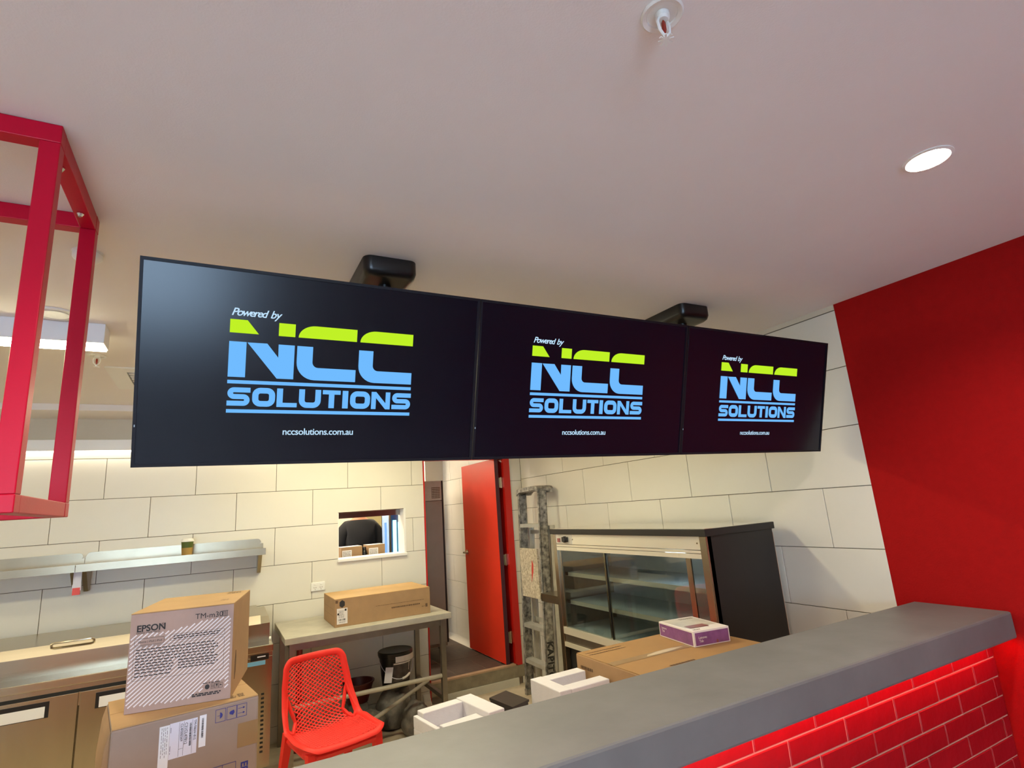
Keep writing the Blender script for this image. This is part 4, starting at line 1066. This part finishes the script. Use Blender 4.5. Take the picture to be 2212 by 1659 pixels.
# bench with two cartons below the hatch
rb_ = thing('pantry_bench', 'steel bench in back room carrying two small cartons', 'bench', (1.2, 5.6, ZP))
link('bench_top', B(.3, 5.26, 1.06, 1.43, 5.60, 1.10), m_steel, rb_)
for x in (.33, 1.38):
    for y in (5.28, 5.55): link('leg', B(x, y, ZP, x+.035, y+.035, 1.06), m_steeld, rb_)
for a, b, nm in ((1.02, 1.212, 'left'), (1.265, 1.425, 'right')):
    t = thing('small_carton', 'brown carton with white label at hatch, %s of black flask' % nm, 'box', ((a+b)/2, 5.45, 1.10), 'cartons behind the hatch')
    link('carton_body', B(a, 5.36, 1.1005, b, 5.56, 1.390, bev=.002), m_card, t)
    p = Print((a, 5.36, 1.1005), (1, 0, 0), (0, 0, 1), .001); p.rect(.008, .195, .095, .262); lb = p.link('label_sheet', m_boxw, t)
    p = Print((a, 5.36, 1.1005), (1, 0, 0), (0, 0, 1), .0018); p.dashes(.014, .205, .088, .255, 4, .004, 12); p.link('label_print', m_ink, lb)
    p = Print((a, 5.36, 1.3905), (1, 0, 0), (0, 1, 0), .0006); p.rect(0, .0, b-a, .20); p.link('top_face', m_boxw, t)
fl = thing('black_flask', 'black flask standing between the two cartons at hatch', 'flask', (1.238, 5.40, 1.10))
link('flask_body', MB().lathe([(.026, 0), (.026, .22), (.020, .245), (.016, .25)], (1.238, 5.40, 1.1005), 20), m_black, fl, smooth=True)
link('flask_cap', MB().lathe([(.018, .25), (.018, .272), (.015, .276)], (1.238, 5.40, 1.1005), 20), m_black, fl, smooth=True)

# ------------------------------------------------------------------ person seen from behind
pe = thing('person', 'person in black t-shirt seen from behind through the hatch', 'person', (1.415, 6.40, ZP))
PX, PY = 1.415, 6.40
def skin_mesh(name, verts, edges, radii, root, m, parent, sub=2, label=None):
    me = D.meshes.new(name); base = wpos(parent)
    me.from_pydata([Vector(v)-base for v in verts], edges, [])
    o = D.objects.new(name, me); C.objects.link(o); o.parent = parent
    md = o.modifiers.new('skin', 'SKIN'); md.use_smooth_shade = True
    if not me.skin_vertices: 
        bpy.context.view_layer.objects.active = o
    for i, r in enumerate(radii):
        sv = me.skin_vertices[0].data[i]; sv.radius = r if isinstance(r, tuple) else (r, r); sv.use_root = (i == root)
    s = o.modifiers.new('subdivision', 'SUBSURF'); s.levels = sub; s.render_levels = sub
    dg = bpy.context.evaluated_depsgraph_get(); dg.update()
    nm = D.meshes.new_from_object(o.evaluated_get(dg)); o.modifiers.clear(); o.data = nm; nm.name = name
    nm.materials.clear(); nm.materials.append(m)
    for p_ in nm.polygons: p_.use_smooth = True
    if label: o['label'] = label
    return o
def P_(x, y, z): return (PX+x, PY+y, ZP+z)
v = [P_(0, 0, .93), P_(0, 0, 1.10), P_(0, -.01, 1.25), P_(0, -.005, 1.36), P_(0, .0, 1.47), P_(0, .02, 1.56), P_(0, .03, 1.62), P_(0, .035, 1.70), P_(0, .03, 1.76)]
e = [(i, i+1) for i in range(8)]
r = [(.15, .11), (.145, .105), (.155, .11), (.12, .09), (.062, .06), (.058, .060), (.062, .075), (.072, .092), (.055, .07)]
for s in (-1, 1):
    b = len(v)
    v += [P_(s*.135, 0, 1.375), P_(s*.192, .0, 1.315), P_(s*.213, -.01, 1.21), P_(s*.222, .0, 1.08), P_(s*.225, .13, 1.01), P_(s*.215, .25, .98), P_(s*.20, .32, .97)]
    r += [.075, .068, .055, .046, .042, .032, (.040, .022)]
    e += [(3, b)]+[(b+i, b+i+1) for i in range(6)]
    h = b+6
    for j, (dx, dy, dz, L) in enumerate(((-.03, .05, .0, .07), (-.01, .06, .0, .085), (.012, .06, 0, .08), (.032, .05, 0, .065))):
        f0 = len(v); v += [P_(s*.20+s*dx, .32+dy*.7, .968), P_(s*.20+s*dx*1.1, .32+dy*.7+L*.5, .958), P_(s*.20+s*dx*1.1, .32+dy*.7+L*.85, .938)]
        r += [.0105, .009, .0075]; e += [(h, f0), (f0, f0+1), (f0+1, f0+2)]
    f0 = len(v); v += [P_(s*.20-s*.045, .31, .955), P_(s*.20-s*.062, .35, .940)]; r += [.012, .009]; e += [(h-1, f0), (f0, f0+1)]
for s in (-1, 1):
    b = len(v)
    v += [P_(s*.10, .0, .86), P_(s*.105, .005, .50), P_(s*.11, -.01, .28), P_(s*.11, -.02, .085), P_(s*.115, .12, .035)]
    r += [.095, .065, .058, .042, (.045, .03)]
    e += [(0, b)]+[(b+i, b+i+1) for i in range(4)]
skin_mesh('body', v, e, r, 0, m_skin, pe)
# t-shirt over torso and upper arms
v = [P_(0, 0, .90), P_(0, 0, 1.10), P_(0, -.012, 1.25), P_(0, -.005, 1.36), P_(0, .0, 1.455)]
e = [(i, i+1) for i in range(4)]; r = [(.19, .14), (.19, .14), (.195, .145), (.15, .11), (.07, .068)]
for s in (-1, 1):
    b = len(v); v += [P_(s*.135, 0, 1.375), P_(s*.195, 0, 1.315), P_(s*.215, -.01, 1.21), P_(s*.222, -.005, 1.11)]; r += [.088, .088, .078, .072]; e += [(3, b)]+[(b+i, b+i+1) for i in range(3)]
skin_mesh('t_shirt', v, e, r, 0, m_shirt, pe, label='black short sleeved t-shirt')
v = [P_(0, 0, .98), P_(0, 0, .88)]; r = [(.165, .125), (.17, .13)]; e = [(0, 1)]
for s in (-1, 1):
    b = len(v); v += [P_(s*.10, 0, .80), P_(s*.105, .005, .50), P_(s*.11, -.01, .12)]; r += [.112, .085, .075]; e += [(1, b), (b, b+1), (b+1, b+2)]
skin_mesh('trousers', v, e, r, 0, m_trouser, pe)
# head details: hair cap, ears, nose, eyes, mouth (facing away from the hatch)
def ell(mb, c, rx, ry, rz, sub=3, zmin=None):
    bm = bmesh.new(); bmesh.ops.create_icosphere(bm, subdivisions=sub, radius=1)
    base = len(mb.bm.verts); vs = {}
    for q_ in bm.verts:
        z_ = q_.co.z
        vs[q_] = mb.bm.verts.new((c[0]+q_.co.x*rx, c[1]+q_.co.y*ry, c[2]+(max(z_, zmin) if zmin is not None else z_)*rz))
    for f in bm.faces: mb.bm.faces.new([vs[q_] for q_ in f.verts])
    bm.free(); return mb
hc = P_(0, .03, 1.70)
mb = ell(MB(), (hc[0], hc[1]-.012, hc[2]+.028), .086, .102, .098, 3, -.35)
link('hair', mb, m_hair, pe, smooth=True)
mb = MB()
for s in (-1, 1): ell(mb, (hc[0]+s*.082, hc[1]+.005, hc[2]-.01), .012, .022, .034, 2)
ell(mb, (hc[0], hc[1]+.102, hc[2]-.022), .013, .018, .024, 2)
link('ears_and_nose', mb, m_skin, pe, smooth=True)
mb = MB()
for s in (-1, 1): ell(mb, (hc[0]+s*.03, hc[1]+.088, hc[2]+.005), .012, .008, .007, 2)
link('eyes', mb, m_eye, pe, smooth=True)
link('mouth', ell(MB(), (hc[0], hc[1]+.088, hc[2]-.062), .024, .01, .006, 2), mat('lips', (.35, .1, .08), .5), pe, smooth=True)
